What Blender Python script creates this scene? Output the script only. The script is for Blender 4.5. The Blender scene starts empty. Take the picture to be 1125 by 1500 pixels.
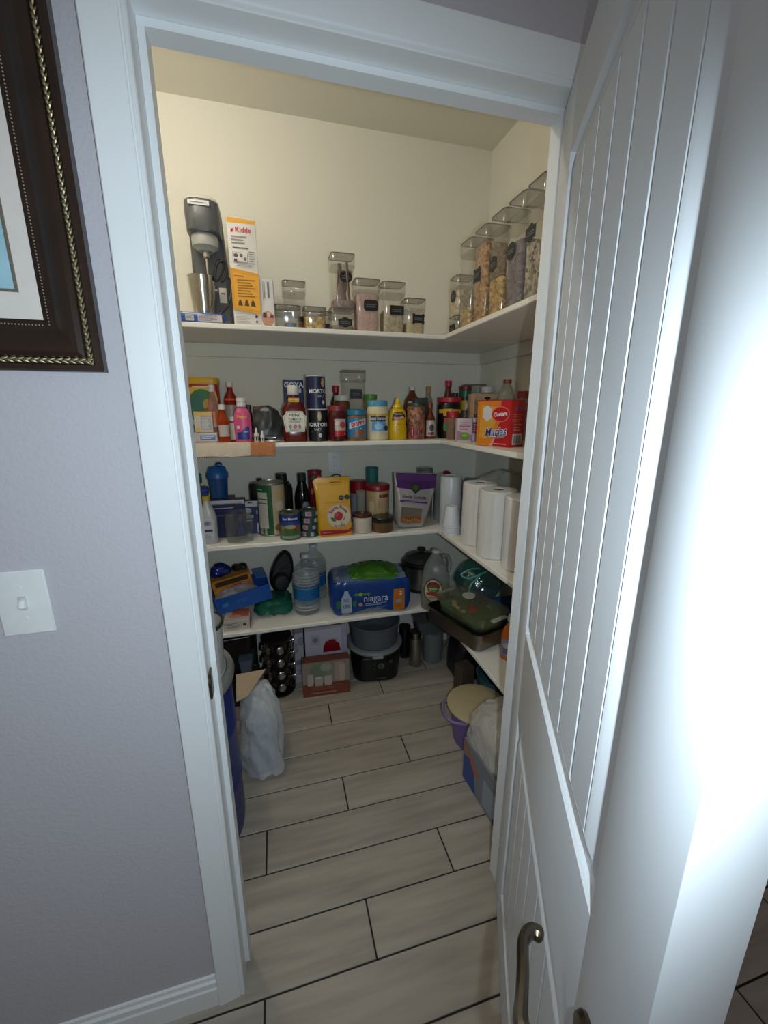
import bpy, bmesh, math, random
from mathutils import Vector, Matrix
R = math.radians
random.seed(7)
SC = bpy.context.scene
COL = SC.collection
# ------------------------------------------------------------------ camera, world, light, exposure
cam = bpy.data.cameras.new('camera'); cam.sensor_fit = 'HORIZONTAL'; cam.sensor_width = 36.0
cam.lens = 595.0 / 1125.0 * 36.0; cam.clip_start = 0.01
camo = bpy.data.objects.new('camera', cam); COL.objects.link(camo)
camo.location = (0, 0, 1.5); camo.rotation_euler = (R(90 - 13.97), 0, -R(14.98)); SC.camera = camo
W = bpy.data.worlds.new('world'); SC.world = W; W.use_nodes = True
W.node_tree.nodes['Background'].inputs[0].default_value = (1.0, 0.96, 0.93, 1)
W.node_tree.nodes['Background'].inputs[1].default_value = 0.16
# the phone's own flash, a couple of centimetres beside the lens
fl = bpy.data.lights.new('phone_flash', 'SPOT'); fl.energy = 26.5; fl.color = (0.75, 0.91, 1.0)
fl.spot_size = R(132); fl.spot_blend = 0.65; fl.shadow_soft_size = 0.006
flo = bpy.data.objects.new('phone_flash', fl); COL.objects.link(flo)
flo.location = (0.058, -0.03, 1.49); flo.rotation_euler = (R(90 - 14), 0, R(4))
SC.view_settings.view_transform = 'Standard'; SC.view_settings.look = 'None'
SC.view_settings.gamma = 1.0; SC.view_settings.use_curve_mapping = False; SC.view_settings.exposure = 0.0

# ------------------------------------------------------------------ materials
MATS = {}
def lin(h):
    if not isinstance(h, str): return h
    c = [int(h[i:i+2], 16) / 255 for i in (0, 2, 4)]
    return tuple(x / 12.92 if x <= .04045 else ((x + .055) / 1.055) ** 2.4 for x in c)
def M(h, rough=.45, metal=0., kind='', var=.06, scale=40., bump=0., spec=.5):
    """procedural surface: colour broken up by a noise, optional bump"""
    key = (h, rough, metal, kind, var, scale, bump, spec)
    if key in MATS: return MATS[key]
    m = bpy.data.materials.new('surface_%s' % (h if isinstance(h, str) else 'mix')); m.use_nodes = True
    nt = m.node_tree; N = nt.nodes; L = nt.links; b = N['Principled BSDF']; c = lin(h)
    tc = N.new('ShaderNodeTexCoord'); no = N.new('ShaderNodeTexNoise'); no.inputs['Scale'].default_value = scale
    no.inputs['Detail'].default_value = 3
    L.new(tc.outputs['Object'], no.inputs['Vector'])
    mx = N.new('ShaderNodeMix'); mx.data_type = 'RGBA'
    cv = .03 if kind == 'clear' else var
    mx.inputs['A'].default_value = (*[max(0, x * (1 - cv)) for x in c], 1)
    mx.inputs['B'].default_value = (*[min(1, x * (1 + cv)) for x in c], 1)
    L.new(no.outputs['Fac'], mx.inputs['Factor']); L.new(mx.outputs['Result'], b.inputs['Base Color'])
    b.inputs['Roughness'].default_value = rough; b.inputs['Metallic'].default_value = metal
    b.inputs['Specular IOR Level'].default_value = spec
    if bump:
        bp = N.new('ShaderNodeBump'); bp.inputs['Strength'].default_value = bump; bp.inputs['Distance'].default_value = .01
        L.new(no.outputs['Fac'], bp.inputs['Height']); L.new(bp.outputs['Normal'], b.inputs['Normal'])
    if kind == 'clear':                      # thin clear plastic or glass wall: lets light through, keeps a glossy face
        out = N['Material Output']; tr = N.new('ShaderNodeBsdfTransparent'); mix = N.new('ShaderNodeMixShader')
        tr.inputs[0].default_value = (*[min(1, x ** .4) for x in c], 1)
        lw = N.new('ShaderNodeLayerWeight'); lw.inputs['Blend'].default_value = .25
        mr = N.new('ShaderNodeMapRange'); mr.inputs['To Min'].default_value = var; mr.inputs['To Max'].default_value = min(.85, var * 1.3 + .22)
        L.new(lw.outputs['Facing'], mr.inputs['Value']); L.new(mr.outputs[0], mix.inputs[0])
        L.new(tr.outputs[0], mix.inputs[1]); L.new(b.outputs[0], mix.inputs[2]); L.new(mix.outputs[0], out.inputs[0])
        if var < .2:
            gl = N.new('ShaderNodeBsdfGlossy'); gl.inputs['Roughness'].default_value = rough; gl.inputs['Color'].default_value = (.9, .9, .9, 1)
            m2 = N.new('ShaderNodeMixShader'); m2.inputs[0].default_value = .3; L.new(gl.outputs[0], m2.inputs[1]); L.new(b.outputs[0], m2.inputs[2]); L.new(m2.outputs[0], mix.inputs[2])
            if bump: L.new(bp.outputs['Normal'], gl.inputs['Normal'])
    if kind in ('food', 'beans'):
        vo = N.new('ShaderNodeTexVoronoi'); vo.inputs['Scale'].default_value = scale; L.new(tc.outputs['Object'], vo.inputs['Vector'])
        sp_ = N.new('ShaderNodeSeparateColor'); L.new(vo.outputs['Color'], sp_.inputs[0]); L.new(sp_.outputs[0], mx.inputs['Factor'])
        b2 = N.new('ShaderNodeBump'); b2.inputs['Strength'].default_value = .8; b2.inputs['Distance'].default_value = .004; b2.invert = True
        L.new(vo.outputs['Distance'], b2.inputs['Height']); L.new(b2.outputs['Normal'], b.inputs['Normal'])
    if kind == 'glow':
        b.inputs['Emission Color'].default_value = (*c, 1); b.inputs['Emission Strength'].default_value = 3
    MATS[key] = m; return m
def clear(h='f4f6f6', amt=.14, rough=.08): return M(h, rough, 0, 'clear', amt)
STEEL = ('b4b2ac', .28, 1.0)

# ------------------------------------------------------------------ mesh helpers
def obj(name, V, F, mats, parent=None, loc=(0, 0, 0), rz=0, mi=None, ang=35, smooth=True):
    me = bpy.data.meshes.new(name); me.from_pydata([tuple(v) for v in V], [], F); me.validate()
    if not isinstance(mats, (list, tuple)): mats = [mats]
    for m in mats: me.materials.append(m)
    if mi and len(mi) == len(me.polygons): me.polygons.foreach_set('material_index', mi)
    if smooth:
        me.polygons.foreach_set('use_smooth', [True] * len(me.polygons)); me.set_sharp_from_angle(angle=R(ang))
    me.update()
    o = bpy.data.objects.new(name, me); COL.objects.link(o)
    o.location = loc; o.rotation_euler = (0, 0, rz) if not isinstance(rz, tuple) else rz; o.parent = parent
    return o
def tag(o, label=None, cat=None, group=None, kind=None):
    if label: o['label'] = label
    if cat: o['category'] = cat
    if group: o['group'] = group
    if kind: o['kind'] = kind
    return o
def thing(name, label, cat, loc, rz=0, group=None):
    o = bpy.data.objects.new(name, None); COL.objects.link(o); o.empty_display_size = .05
    o.location = loc; o.rotation_euler = (0, 0, R(rz)) if not isinstance(rz, tuple) else [R(a) for a in rz]
    return tag(o, label, cat, group)
class MB:
    def __init__(s): s.V = []; s.F = []; s.I = []
    def add(s, V, F, i=0):
        n = len(s.V); s.V += [tuple(v) for v in V]; s.F += [[a + n for a in f] for f in F]; s.I += [i] * len(F); return s
    def box(s, c, d, i=0, m=None):
        x, y, z = [k / 2 for k in d]
        V = [Vector((c[0] + a * x, c[1] + b * y, c[2] + e * z)) for a in (-1, 1) for b in (-1, 1) for e in (-1, 1)]
        if m: V = [m @ v for v in V]
        return s.add(V, [(0, 1, 3, 2), (4, 6, 7, 5), (0, 4, 5, 1), (2, 3, 7, 6), (0, 2, 6, 4), (1, 5, 7, 3)], i)
    def build(s, name, mats, parent=None, **k): return obj(name, s.V, s.F, mats, parent, mi=s.I, **k)
def ringmesh(rings, cap0=True, cap1=True, closed=True):
    """skin a list of equal-length rings"""
    n = len(rings[0]); V = [v for r in rings for v in r]; F = []
    for k in range(len(rings) - 1):
        for i in range(n if closed else n - 1):
            j = (i + 1) % n; F.append((k * n + i, k * n + j, (k + 1) * n + j, (k + 1) * n + i))
    if cap0: F.append(tuple(range(n))[::-1])
    if cap1: F.append(tuple(range((len(rings) - 1) * n, len(rings) * n)))
    return V, F
def lathe_m(prof, n=28, sx=1, sy=1, c=(0, 0)):
    rings = [[(c[0] + r * sx * math.cos(2 * math.pi * i / n), c[1] + r * sy * math.sin(2 * math.pi * i / n), z) for i in range(n)]
             for r, z in [(max(r, 1e-4), z) for r, z in prof]]
    return ringmesh(rings)
def lathe(name, prof, mat, parent=None, n=28, sx=1, sy=1, c=(0, 0), **k):
    V, F = lathe_m(prof, n, sx, sy, c); return obj(name, V, F, mat, parent, **k)
def rr(w, d, r, n=4, ox=0, oy=0, z=0):
    r = min(r, w / 2 - 1e-4, d / 2 - 1e-4); P = []
    for cx, cy, a0 in ((w/2 - r, d/2 - r, 0), (-w/2 + r, d/2 - r, 90), (-w/2 + r, -d/2 + r, 180), (w/2 - r, -d/2 + r, 270)):
        for i in range(n + 1):
            a = R(a0 + 90 * i / n); P.append((ox + cx + r * math.cos(a), oy + cy + r * math.sin(a), z))
    return P
def loft_m(secs, n=4): return ringmesh([rr(s[0], s[1], s[2], n, s[4] if len(s) > 4 else 0, s[5] if len(s) > 5 else 0, s[3]) for s in secs])
def loft(name, secs, mat, parent=None, n=4, **k):
    V, F = loft_m(secs, n); return obj(name, V, F, mat, parent, **k)
def tube_m(path, r, n=8, closed=False):
    P = [Vector(p) for p in path]; rings = []; up = Vector((0, 0, 1)); prev = None
    for i, p in enumerate(P):
        a = P[i - 1] if i else (P[-1] if closed else p); b = P[(i + 1) % len(P)] if (i < len(P) - 1 or closed) else p
        t = (b - a).normalized()
        if prev is None:
            s = t.cross(up); s = s if s.length > .1 else t.cross(Vector((1, 0, 0)))
        else: s = prev - t * prev.dot(t)
        s.normalize(); prev = s; q = t.cross(s); ra = r[i] if isinstance(r, (list, tuple)) else r
        rings.append([tuple(p + (s * math.cos(2 * math.pi * j / n) + q * math.sin(2 * math.pi * j / n)) * ra) for j in range(n)])
    if closed: rings.append(rings[0])
    return ringmesh(rings, not closed, not closed)
def tube(name, path, r, mat, parent=None, n=8, closed=False, **k):
    V, F = tube_m(path, r, n, closed); return obj(name, V, F, mat, parent, **k)
def bez(pts, n=6):
    """smooth path through points"""
    P = [Vector(p) for p in pts]; out = []
    for i in range(len(P) - 1):
        p0, p1, p2, p3 = P[max(i-1, 0)], P[i], P[i+1], P[min(i+2, len(P)-1)]
        for k in range(n):
            t = k / n; out.append(.5 * ((2*p1) + (p2-p0)*t + (2*p0-5*p1+4*p2-p3)*t*t + (3*p1-p0-3*p2+p3)*t**3))
    return out + [P[-1]]
def prism(name, poly, a, b, mat, parent=None, axis='z', **k):
    """extrude a closed 2-D outline between a and b along an axis"""
    f = {'z': lambda p, t: (p[0], p[1], t), 'x': lambda p, t: (t, p[0], p[1]), 'y': lambda p, t: (p[0], t, p[1])}[axis]
    V, F = ringmesh([[f(p, a) for p in poly], [f(p, b) for p in poly]]); return obj(name, V, F, mat, parent, **k)
def rbox(name, d, mat, parent=None, loc=(0, 0, 0), bev=.002, rz=0):
    """box standing on its base with softened edges"""
    w, h, t = d[0], d[2], d[1]; b = min(bev, w/3, h/3, t/3)
    return loft(name, [(w - 2*b, t - 2*b, b, 0), (w, t, b, b), (w, t, b, h - b), (w - 2*b, t - 2*b, b, h)], mat, parent, n=2, loc=loc, rz=rz, ang=24)
def crumple(o, amt, sc=18, seed=0):
    from mathutils import noise
    for v in o.data.vertices:
        p = Vector(v.co) * sc + Vector((seed * 3.1, seed * 1.7, 0)); v.co += noise.noise_vector(p) * amt
    o.data.update(); return o
def crease(o, amt, sc=14, seed=0, folds=False):
    from mathutils import noise
    nn = [Vector(v.normal) for v in o.data.vertices]
    for v, n in zip(o.data.vertices, nn):
        p = Vector(v.co) * sc + Vector((seed * 2.3, seed, seed * .7))
        if folds: c = v.co; p = Vector(((c.x + c.y) * sc + c.z * sc * .35, c.y * sc * .4 - c.x * sc * .3, c.z * sc * .22)) + Vector((seed, seed * .4, 0))
        v.co += n * amt * (1 - 2.6 * abs(noise.noise(p)) - 1.0 * abs(noise.noise(p * 2.3)))
    o.data.update(); return o
def subd(o, lv=1):
    bm = bmesh.new(); bm.from_mesh(o.data)
    bmesh.ops.subdivide_edges(bm, edges=[e for e in bm.edges if e.calc_length() > .012], cuts=lv, use_grid_fill=True)
    bm.to_mesh(o.data); bm.free(); o.data.polygons.foreach_set('use_smooth', [True] * len(o.data.polygons)); return o

# ------------------------------------------------------------------ printed labels: thin layers that follow the surface they are stuck on
TX = {}
def txt(s, bold=0., shear=0.):
    k = (s, bold, shear)
    if k in TX: return TX[k]
    c = bpy.data.curves.new('lettering', 'FONT'); c.body = s; c.size = 1; c.align_x = 'CENTER'; c.align_y = 'CENTER'
    c.resolution_u = 2; c.offset = bold; c.shear = shear
    o = bpy.data.objects.new('lettering', c); me = bpy.data.meshes.new_from_object(o)
    r = ([(v.co.x, v.co.y) for v in me.vertices], [tuple(p.vertices) for p in me.polygons])
    bpy.data.objects.remove(o); bpy.data.curves.remove(c); bpy.data.meshes.remove(me); TX[k] = r; return r
def lerp_tab(tab, v):
    if v <= tab[0][0]: return tab[0][1:]
    for a, b in zip(tab, tab[1:]):
        if v <= b[0]:
            t = (v - a[0]) / max(b[0] - a[0], 1e-9); return [x + (y - x) * t for x, y in zip(a[1:], b[1:])]
    return tab[-1][1:]
def around(prof, az=0, sx=1, sy=1, rref=None):
    tab = sorted([(z, r) for r, z in prof]); rm = rref or max(r for r, z in prof)
    def f(u, v, l):
        r = lerp_tab(tab, v)[0] + .0007 + .0005 * l; a = u / rm + az
        return (r * sx * math.sin(a), -r * sy * math.cos(a), v)
    return f
def front(secs):
    tab = [(s[3], s[1], s[4] if len(s) > 4 else 0, s[5] if len(s) > 5 else 0) for s in secs]
    def f(u, v, l):
        d, ox, oy = lerp_tab(tab, v); return (u + ox, oy - d / 2 - .0007 - .0005 * l, v)
    return f
def flat(y): return lambda u, v, l: (u, y - .0006 - .0004 * l, v)
def rside(x): return lambda u, v, l: (x + .0006 + .0004 * l, u, v)
def topof(z): return lambda u, v, l: (u, v, z + .0006 + .0004 * l)
def decal(name, shapes, parent, surf, rough=.4):
    mb = MB(); mats = []; idx = {}
    def mid(h):
        if h not in idx: idx[h] = len(mats); mats.append(M(h, rough, 0, '', .05, 120.))
        return idx[h]
    for l, s in enumerate(shapes):
        k = s[0]
        if k in 'reo':                                        # rectangle, ellipse, rounded plate, built in columns so that they bend
            u, v, w, h = s[1:5]; nx = max(2, int(w / .007)) if k == 'r' else 14; ny = max(1, int(h / .012)); V = []; F = []
            for i in range(nx + 1):
                t = -1 + 2 * i / nx
                if k != 'r': t = math.sin(t * math.pi / 2)
                hh = 1 if k == 'r' else (max(0, 1 - t * t)) ** .5 if k == 'e' else max(.02, (1 - abs(t) ** 6)) ** .3
                for j in range(ny + 1): V.append(surf(u + t * w / 2, v + (-1 + 2 * j / ny) * hh * h / 2, l))
            for i in range(nx):
                for j in range(ny):
                    a = i * (ny + 1) + j; F.append((a, a + ny + 1, a + ny + 2, a + 1))
            mb.add(V, F, mid(s[5]))
        elif k == 'p':
            P = s[1]; u0, u1 = min(a for a, _ in P), max(a for a, _ in P); nx = max(3, int((u1 - u0) / .006))
            us = sorted(set([round(a, 6) for a, _ in P] + [round(u0 + (u1 - u0) * i / nx, 6) for i in range(nx + 1)])); V = []; F = []; n = len(P)
            vh = max(q for _, q in P) - min(q for _, q in P); ny = max(1, int(vh / .015))
            for a in us:
                ys = []
                for i in range(n):
                    (xa, ya), (xb, yb) = P[i], P[(i + 1) % n]
                    if abs(xa - a) < 2e-6: ys.append(ya)
                    if min(xa, xb) < a < max(xa, xb): ys.append(ya + (yb - ya) * (a - xa) / (xb - xa))
                lo, hi = min(ys), max(ys)
                for j in range(ny + 1): V.append(surf(a, lo + (hi - lo) * j / ny, l))
            for i in range(len(us) - 1):
                for j in range(ny): q = i * (ny + 1) + j; F.append((q, q + ny + 1, q + ny + 2, q + 1))
            mb.add(V, F, mid(s[2]))
        elif k == 't':
            _, body, u, v, size, colr = s[:6]; op = s[6] if len(s) > 6 else {}
            P, F = txt(body, op.get('b', .0), op.get('s', 0.)); ca, sa = math.cos(R(op.get('r', 0))), math.sin(R(op.get('r', 0)))
            sq = op.get('w', 1.); arc = op.get('arc')
            def pos(x, y):
                x, y = x * size * sq, y * size
                if arc: a = x / arc; x, y = (abs(arc) + (y if arc > 0 else -y)) * math.sin(a) * (1 if arc > 0 else -1), (abs(arc) + (y if arc > 0 else -y)) * math.cos(a) * (1 if arc > 0 else -1)
                return surf(u + x * ca - y * sa, v + x * sa + y * ca, l + 2)
            mb.add([pos(x, y) for x, y in P], F, mid(colr))
        elif k == 'l':                                         # lines of small print too fine to read
            u, v, w, h, n, colr = s[1:7]
            for i in range(n):
                y = v + h / 2 - (i + .5) * h / n; ww = w * (1 - .35 * ((i * 37) % 10) / 10) / 2; th = h / n * .22
                mb.add([surf(u - w/2, y - th, l), surf(u - w/2 + 2*ww, y - th, l), surf(u - w/2 + 2*ww, y + th, l), surf(u - w/2, y + th, l)], [(0, 1, 2, 3)], mid(colr))
        elif k == 'b':                                         # bar code
            u, v, w, h = s[1:5]; mb.add([surf(u-w/2, v-h/2, l), surf(u+w/2, v-h/2, l), surf(u+w/2, v+h/2, l), surf(u-w/2, v+h/2, l)], [(0, 1, 2, 3)], mid('d8d6d0'))
            for i in range(11):
                x = u - w * .4 + w * .8 * i / 10; t = w * (.012 + .018 * ((i * 7) % 3) / 2)
                mb.add([surf(x-t, v-h*.4, l+1), surf(x+t, v-h*.4, l+1), surf(x+t, v+h*.4, l+1), surf(x-t, v+h*.4, l+1)], [(0, 1, 2, 3)], mid('303030'))
    return mb.build(name, mats, parent, smooth=False)

# ------------------------------------------------------------------ the setting
S1, S2, S3, S4 = 1.840, 1.364, .908, .470        # tops of the four shelves
YB, XR, XL, ZC = 2.27, 1.19, -.85, 2.81          # back wall, right wall, left wall, ceiling
YF, XW = 1.865, .783                             # front edges of the back shelves and of the right wings
def wallmat(h, bump=.06): return M(h, .75, 0, 'wall', .03, 140., bump)
OUT = wallmat('bdbac1', .12); INN = wallmat('e4e0d3', .05); WHITE = M('e6e8ea', .38, 0, 'paint', .02, 9.)
def struct(name, boxes, mat, label=None):
    mb = MB()
    for lo, hi in boxes: mb.box([(a + b) / 2 for a, b in zip(lo, hi)], [b - a for a, b in zip(lo, hi)])
    o = mb.build(name, mat, smooth=False); o['kind'] = 'structure'
    if label: o['label'] = label
    return o
struct('wall_front', [((-2.6, .817, 0), (-.186, .872, 2.95)), ((.636, .817, 0), (2.6, .872, 2.95)), ((-.186, .817, 2.112), (.636, .872, 2.95))], OUT, 'pale grey painted wall around the doorway')
struct('wall_inner', [((XL, .8721, 0), (-.186, .9, ZC)), ((.636, .8721, 0), (XR, .9, ZC)), ((-.186, .8721, 2.112), (.636, .9, ZC))], INN, 'cream wall on the pantry side of the doorway')
struct('wall_back', [((XL - .1, YB, 0), (XR + .1, YB + .1, ZC))], INN, 'cream back wall of the pantry')
struct('wall_right', [((XR, .9001, 0), (XR + .1, YB, ZC))], INN, 'cream right wall of the pantry')
struct('wall_left', [((XL - .1, .9001, 0), (XL, YB, ZC))], INN, 'cream left wall of the pantry')
struct('ceiling', [((XL - .1, .8721, ZC), (XR + .1, YB + .1, ZC + .05))], INN, 'cream ceiling of the pantry')
# floor: dark grout bed and wood-look planks, each laid as its own tile
fl_o = struct('floor', [((-2.6, -1.4, -.06), (2.6, YB + .1, -.004))], M('2c2723', .9, 0, '', .1, 60.), 'dark grout bed under grey wood-look floor tiles')
tm = bpy.data.materials.new('wood_look_tile'); tm.use_nodes = True
N = tm.node_tree.nodes; L = tm.node_tree.links; b = N['Principled BSDF']
tc = N.new('ShaderNodeTexCoord'); mp = N.new('ShaderNodeMapping'); mp.inputs['Scale'].default_value = (1.6, 14, 1)
oi = N.new('ShaderNodeObjectInfo'); ad = N.new('ShaderNodeVectorMath'); ad.operation = 'ADD'
ml = N.new('ShaderNodeMath'); ml.operation = 'MULTIPLY'; ml.inputs[1].default_value = 37.
L.new(oi.outputs['Random'], ml.inputs[0]); L.new(tc.outputs['Object'], mp.inputs['Vector']); L.new(mp.outputs[0], ad.inputs[0]); L.new(ml.outputs[0], ad.inputs[1])
n1 = N.new('ShaderNodeTexNoise'); n1.inputs['Scale'].default_value = 2.2; n1.inputs['Detail'].default_value = 6; L.new(ad.outputs[0], n1.inputs['Vector'])
cr = N.new('ShaderNodeValToRGB'); cr.color_ramp.elements[0].position = .3; cr.color_ramp.elements[1].position = .72
cr.color_ramp.elements[0].color = (*lin('9c9286'), 1); cr.color_ramp.elements[1].color = (*lin('b7aea2'), 1)
L.new(n1.outputs['Fac'], cr.inputs[0])
hs = N.new('ShaderNodeHueSaturation'); mr = N.new('ShaderNodeMapRange'); mr.inputs['To Min'].default_value = .93; mr.inputs['To Max'].default_value = 1.06
L.new(oi.outputs['Random'], mr.inputs['Value']); L.new(mr.outputs[0], hs.inputs['Value']); L.new(cr.outputs[0], hs.inputs['Color']); L.new(hs.outputs[0], b.inputs['Base Color'])
b.inputs['Roughness'].default_value = .42
TW, TL, G = .1525, .9144, .0025
Vt, Ft = [], []
w2, h2, c = TL / 2 - G, TW / 2 - G, .0015
Vt, Ft = ringmesh([[(-w2, -h2, -.006), (w2, -h2, -.006), (w2, h2, -.006), (-w2, h2, -.006)], [(-w2, -h2, -c), (w2, -h2, -c), (w2, h2, -c), (-w2, h2, -c)],
                   [(-w2 + c, -h2 + c, 0), (w2 - c, -h2 + c, 0), (w2 - c, h2 - c, 0), (-w2 + c, h2 - c, 0)]])
t0 = obj('tile', Vt, Ft, tm, fl_o, smooth=False); first = True
for k in range(-15, 9):
    yc = .937 + (k + .5) * TW; x0 = .495 + (k % 3) * .3048 + TL / 2
    for i in range(-4, 3):
        xc = x0 + i * TL
        if not (-2.9 < xc < 2.9 and yc < 2.33): continue
        t = t0 if first else t0.copy()
        if not first: COL.objects.link(t); t.parent = fl_o
        first = False; t.location = (xc, yc, 0)
# door jambs, stops and mitred casing
def sweep(name, prof, path, mat, closed=False, parent=None):
    """prof: (offset, depth) pairs; path(offset, depth) -> list of corner points"""
    st = [path(o, y) for o, y in prof]; rings = [[st[i][k] for i in range(len(prof))] for k in range(len(st[0]))]
    if closed: rings.append(rings[0])
    V, F = ringmesh(rings, not closed, not closed); return obj(name, V, F, mat, parent, ang=20)
JL, JR, JT = -.165, .612, 2.088
def doorpath(z0=0): return lambda o, y: [(JL - o, y, z0), (JL - o, y, JT + o), (JR + o, y, JT + o), (JR + o, y, z0)]
cas = sweep('trim_1', [(0, .8168), (0, .8095), (.0015, .807), (.007, .807), (.0085, .8105), (.0105, .8105), (.012, .806), (.022, .8042), (.034, .8024), (.050, .8006), (.054, .8), (.061, .7995), (.063, .8015), (.063, .8168)], doorpath(), WHITE)
tag(cas, 'white moulded casing framing the doorway', kind='structure')
jam = sweep('trim_2', [(.0002, .809), (.0205, .809), (.0205, .904), (.0002, .904)], doorpath(), WHITE); tag(jam, 'white door jamb lining the opening', kind='structure')
stp = sweep('trim_3', [(-.012, .857), (-.0002, .857), (-.0002, .895), (-.010, .895), (-.012, .893)], doorpath(.03), WHITE, parent=None); tag(stp, 'white door stop strip along the jamb', kind='structure')
sp = thing('strike_plate', 'bronze strike plate let into the left door jamb', 'strike plate', (JL, .832, .93))
rbox('plate', (.004, .03, .06), M('6b6052', .35, 1.), sp, (.0016, 0, -.03), .001); rbox('lip', (.006, .012, .036), M('7a6f60', .3, 1.), sp, (.003, -.019, -.018), .002)
bb = prism('baseboard_left', [(.8168, 0), (.803, 0), (.803, .058), (.806, .062), (.806, .078), (.811, .082), (.812, .092), (.8168, .094)], -2.6, -.2282, WHITE, axis='x', ang=20)
tag(bb, 'white moulded baseboard along the grey wall', kind='structure')
bb = prism('baseboard_right', [(.8168, 0), (.803, 0), (.803, .058), (.806, .062), (.806, .078), (.811, .082), (.812, .092), (.8168, .094)], .6782, 2.6, WHITE, axis='x', ang=20)
tag(bb, 'white baseboard on the wall behind the open door', kind='structure')

# the open door: planked panels in moulded frames, lever handle
DA = 27.2
DOORM = M('dfe3e8', .62, 0, 'door', .02, 7., 0., .25)
dr = thing('door_1', 'white planked panel door standing open with bronze lever', None, (.599, .85, .012), -(90 + DA)); dr['kind'] = 'structure'
DW, DH, DT = .80, 2.062, .044
ZP = [(.15, .753), (.978, 1.938)]
for nm, x0, x1, z0, z1 in (('stile', 0, .118, 0, DH), ('stile', .682, DW, 0, DH), ('rail', .118, .682, 0, ZP[0][0]), ('rail', .118, .682, ZP[0][1], ZP[1][0]), ('rail', .118, .682, ZP[1][1], DH)):
    rbox(nm, (x1 - x0, DT, z1 - z0), DOORM, dr, ((x0 + x1) / 2, DT / 2, z0), .0008)
for z0, z1 in ZP:
    def pp(o, y): return [(.118 + o, y, z0 + o), (.118 + o, y, z1 - o), (.682 - o, y, z1 - o), (.682 - o, y, z0 + o)]
    sweep('panel_moulding', [(-.0005, .03), (-.0005, .0003), (.002, .004), (.003, .009), (.010, .0105), (.030, .0075), (.033, .006), (.040, .0025), (.047, .0005), (.049, .03)], pp, DOORM, True, dr)
    xs = [.166, .238, .319, .40, .481, .562, .634]
    for a, c in zip(xs, xs[1:]):
        prism('plank', [(a, .007), (a + .0045, .0005), (c - .0045, .0005), (c, .007), (c, .03), (a, .03)], z0 + .048, z1 - .048, DOORM, dr, ang=20)
    rbox('back_panel', (.57, .012, z1 - z0 + .006), DOORM, dr, (.40, .036, z0 - .003), .0005)
BRZ = M('74685a', .32, 1.0, '', .12, 30.)
hd = lathe('rosette', [(.0, -.001), (.033, -.001), (.034, .004), (.031, .009), (.02, .012), (.013, .014), (.012, .05), (.0, .051)], BRZ, dr, loc=(.735, 0, .866), rz=(R(90), 0, 0))
pth = bez([(.735, -.040, .868), (.734, -.056, .868), (.722, -.064, .869), (.705, -.062, .874), (.680, -.058, .873), (.655, -.055, .866), (.640, -.050, .857), (.628, -.040, .852), (.630, -.026, .850)], 5)
lv = tube('lever', [Vector((p.x - .735, p.z - .868, -p.y)) for p in pth], [(.0125 - .0055 * min(1, i / 14) + .002 * max(0, i - 28) / 10) * (1 if i < len(pth) - 2 else .8 if i < len(pth) - 1 else .4) for i in range(len(pth))], BRZ, hd, 10)
rbox('latch_plate', (.003, .026, .06), BRZ, dr, (DW + .0005, DT / 2, .84), .001)
for hz in (.2, 1.03, 1.85):
    hg = lathe('hinge', [(.0, 0), (.008, 0), (.008, .09), (.0, .09)], BRZ, dr, 12, loc=(-.006, DT + .006, hz)); rbox('hinge_leaf', (.03, .003, .088), BRZ, hg, (.018, -.006, .001), .0005)

# switch plate and picture on the outer wall
WP = M('e4e6e6', .35)
sw = thing('light_switch', 'white toggle light switch plate on the grey wall', 'light switch', (-.452, .8168, 1.104))
loft('plate', [(.074, .001, .002, 0), (.08, .003, .003, .001), (.08, .006, .003, .002), (.08, .006, .003, .121), (.074, .003, .003, .123)], WP, sw, loc=(0, -.003, 0))
rbox('toggle_slot', (.012, .003, .026), M('c8c8c4', .4), sw, (.0, -.0068, .049), .001)
tg = rbox('toggle', (.009, .012, .017), WP, sw, (0, -.0125, .053), .002); tg.rotation_euler = (R(-25), 0, 0)
for z in (.032, .092): lathe('screw', [(.0, 0), (.003, 0), (.0025, .0012), (0, .0015)], WP, sw, 10, loc=(0, -.006, z), rz=(R(90), 0, 0))
FX1, FZ0, FW, FH = -.262, 1.562, .58, .66
pf = thing('picture_frame', 'large dark wooden picture frame with gold leaf border', 'picture frame', (FX1 - FW / 2, .8168, FZ0))
def fpath(o, y): return [(-FW/2 + o, y, o), (-FW/2 + o, y, FH - o), (FW/2 - o, y, FH - o), (FW/2 - o, y, o)]
DK = M('2c1e17', .28, 0, 'wood', .55, 12.); GOLD = M('8f8566', .4, .55, '', .3, 90.)
sweep('frame', [(0, -.0005), (0, -.018), (.003, -.022), (.010, -.023), (.0115, -.020), (.020, -.020), (.0215, -.027), (.028, -.031), (.036, -.030), (.046, -.024), (.055, -.016), (.062, -.013), (.066, -.013), (.0665, -.011), (.071, -.011), (.0715, -.008), (.077, -.007), (.077, -.0005)], fpath, DK, True, pf)
rbox('mat_board', (FW - .15, .003, FH - .15), M('d6cdc6', .8), pf, (0, -.0045, .075), .0003)
rbox('artwork', (FW - .214, .002, FH - .235), M('8fb4c0', .6, 0, 'art', .35, 9.), pf, (0, -.0062, .1175), .0003)
sweep('artwork_border', [(.103, -.006), (.103, -.0085), (.107, -.0085), (.107, -.006)], lambda o, y: [(-FW/2 + o, y, o + .012), (-FW/2 + o, y, FH - o - .012), (FW/2 - o, y, FH - o - .012), (FW/2 - o, y, o + .012)], M('8a8578', .4, .6, '', .5, 300.), True, pf)
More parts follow.
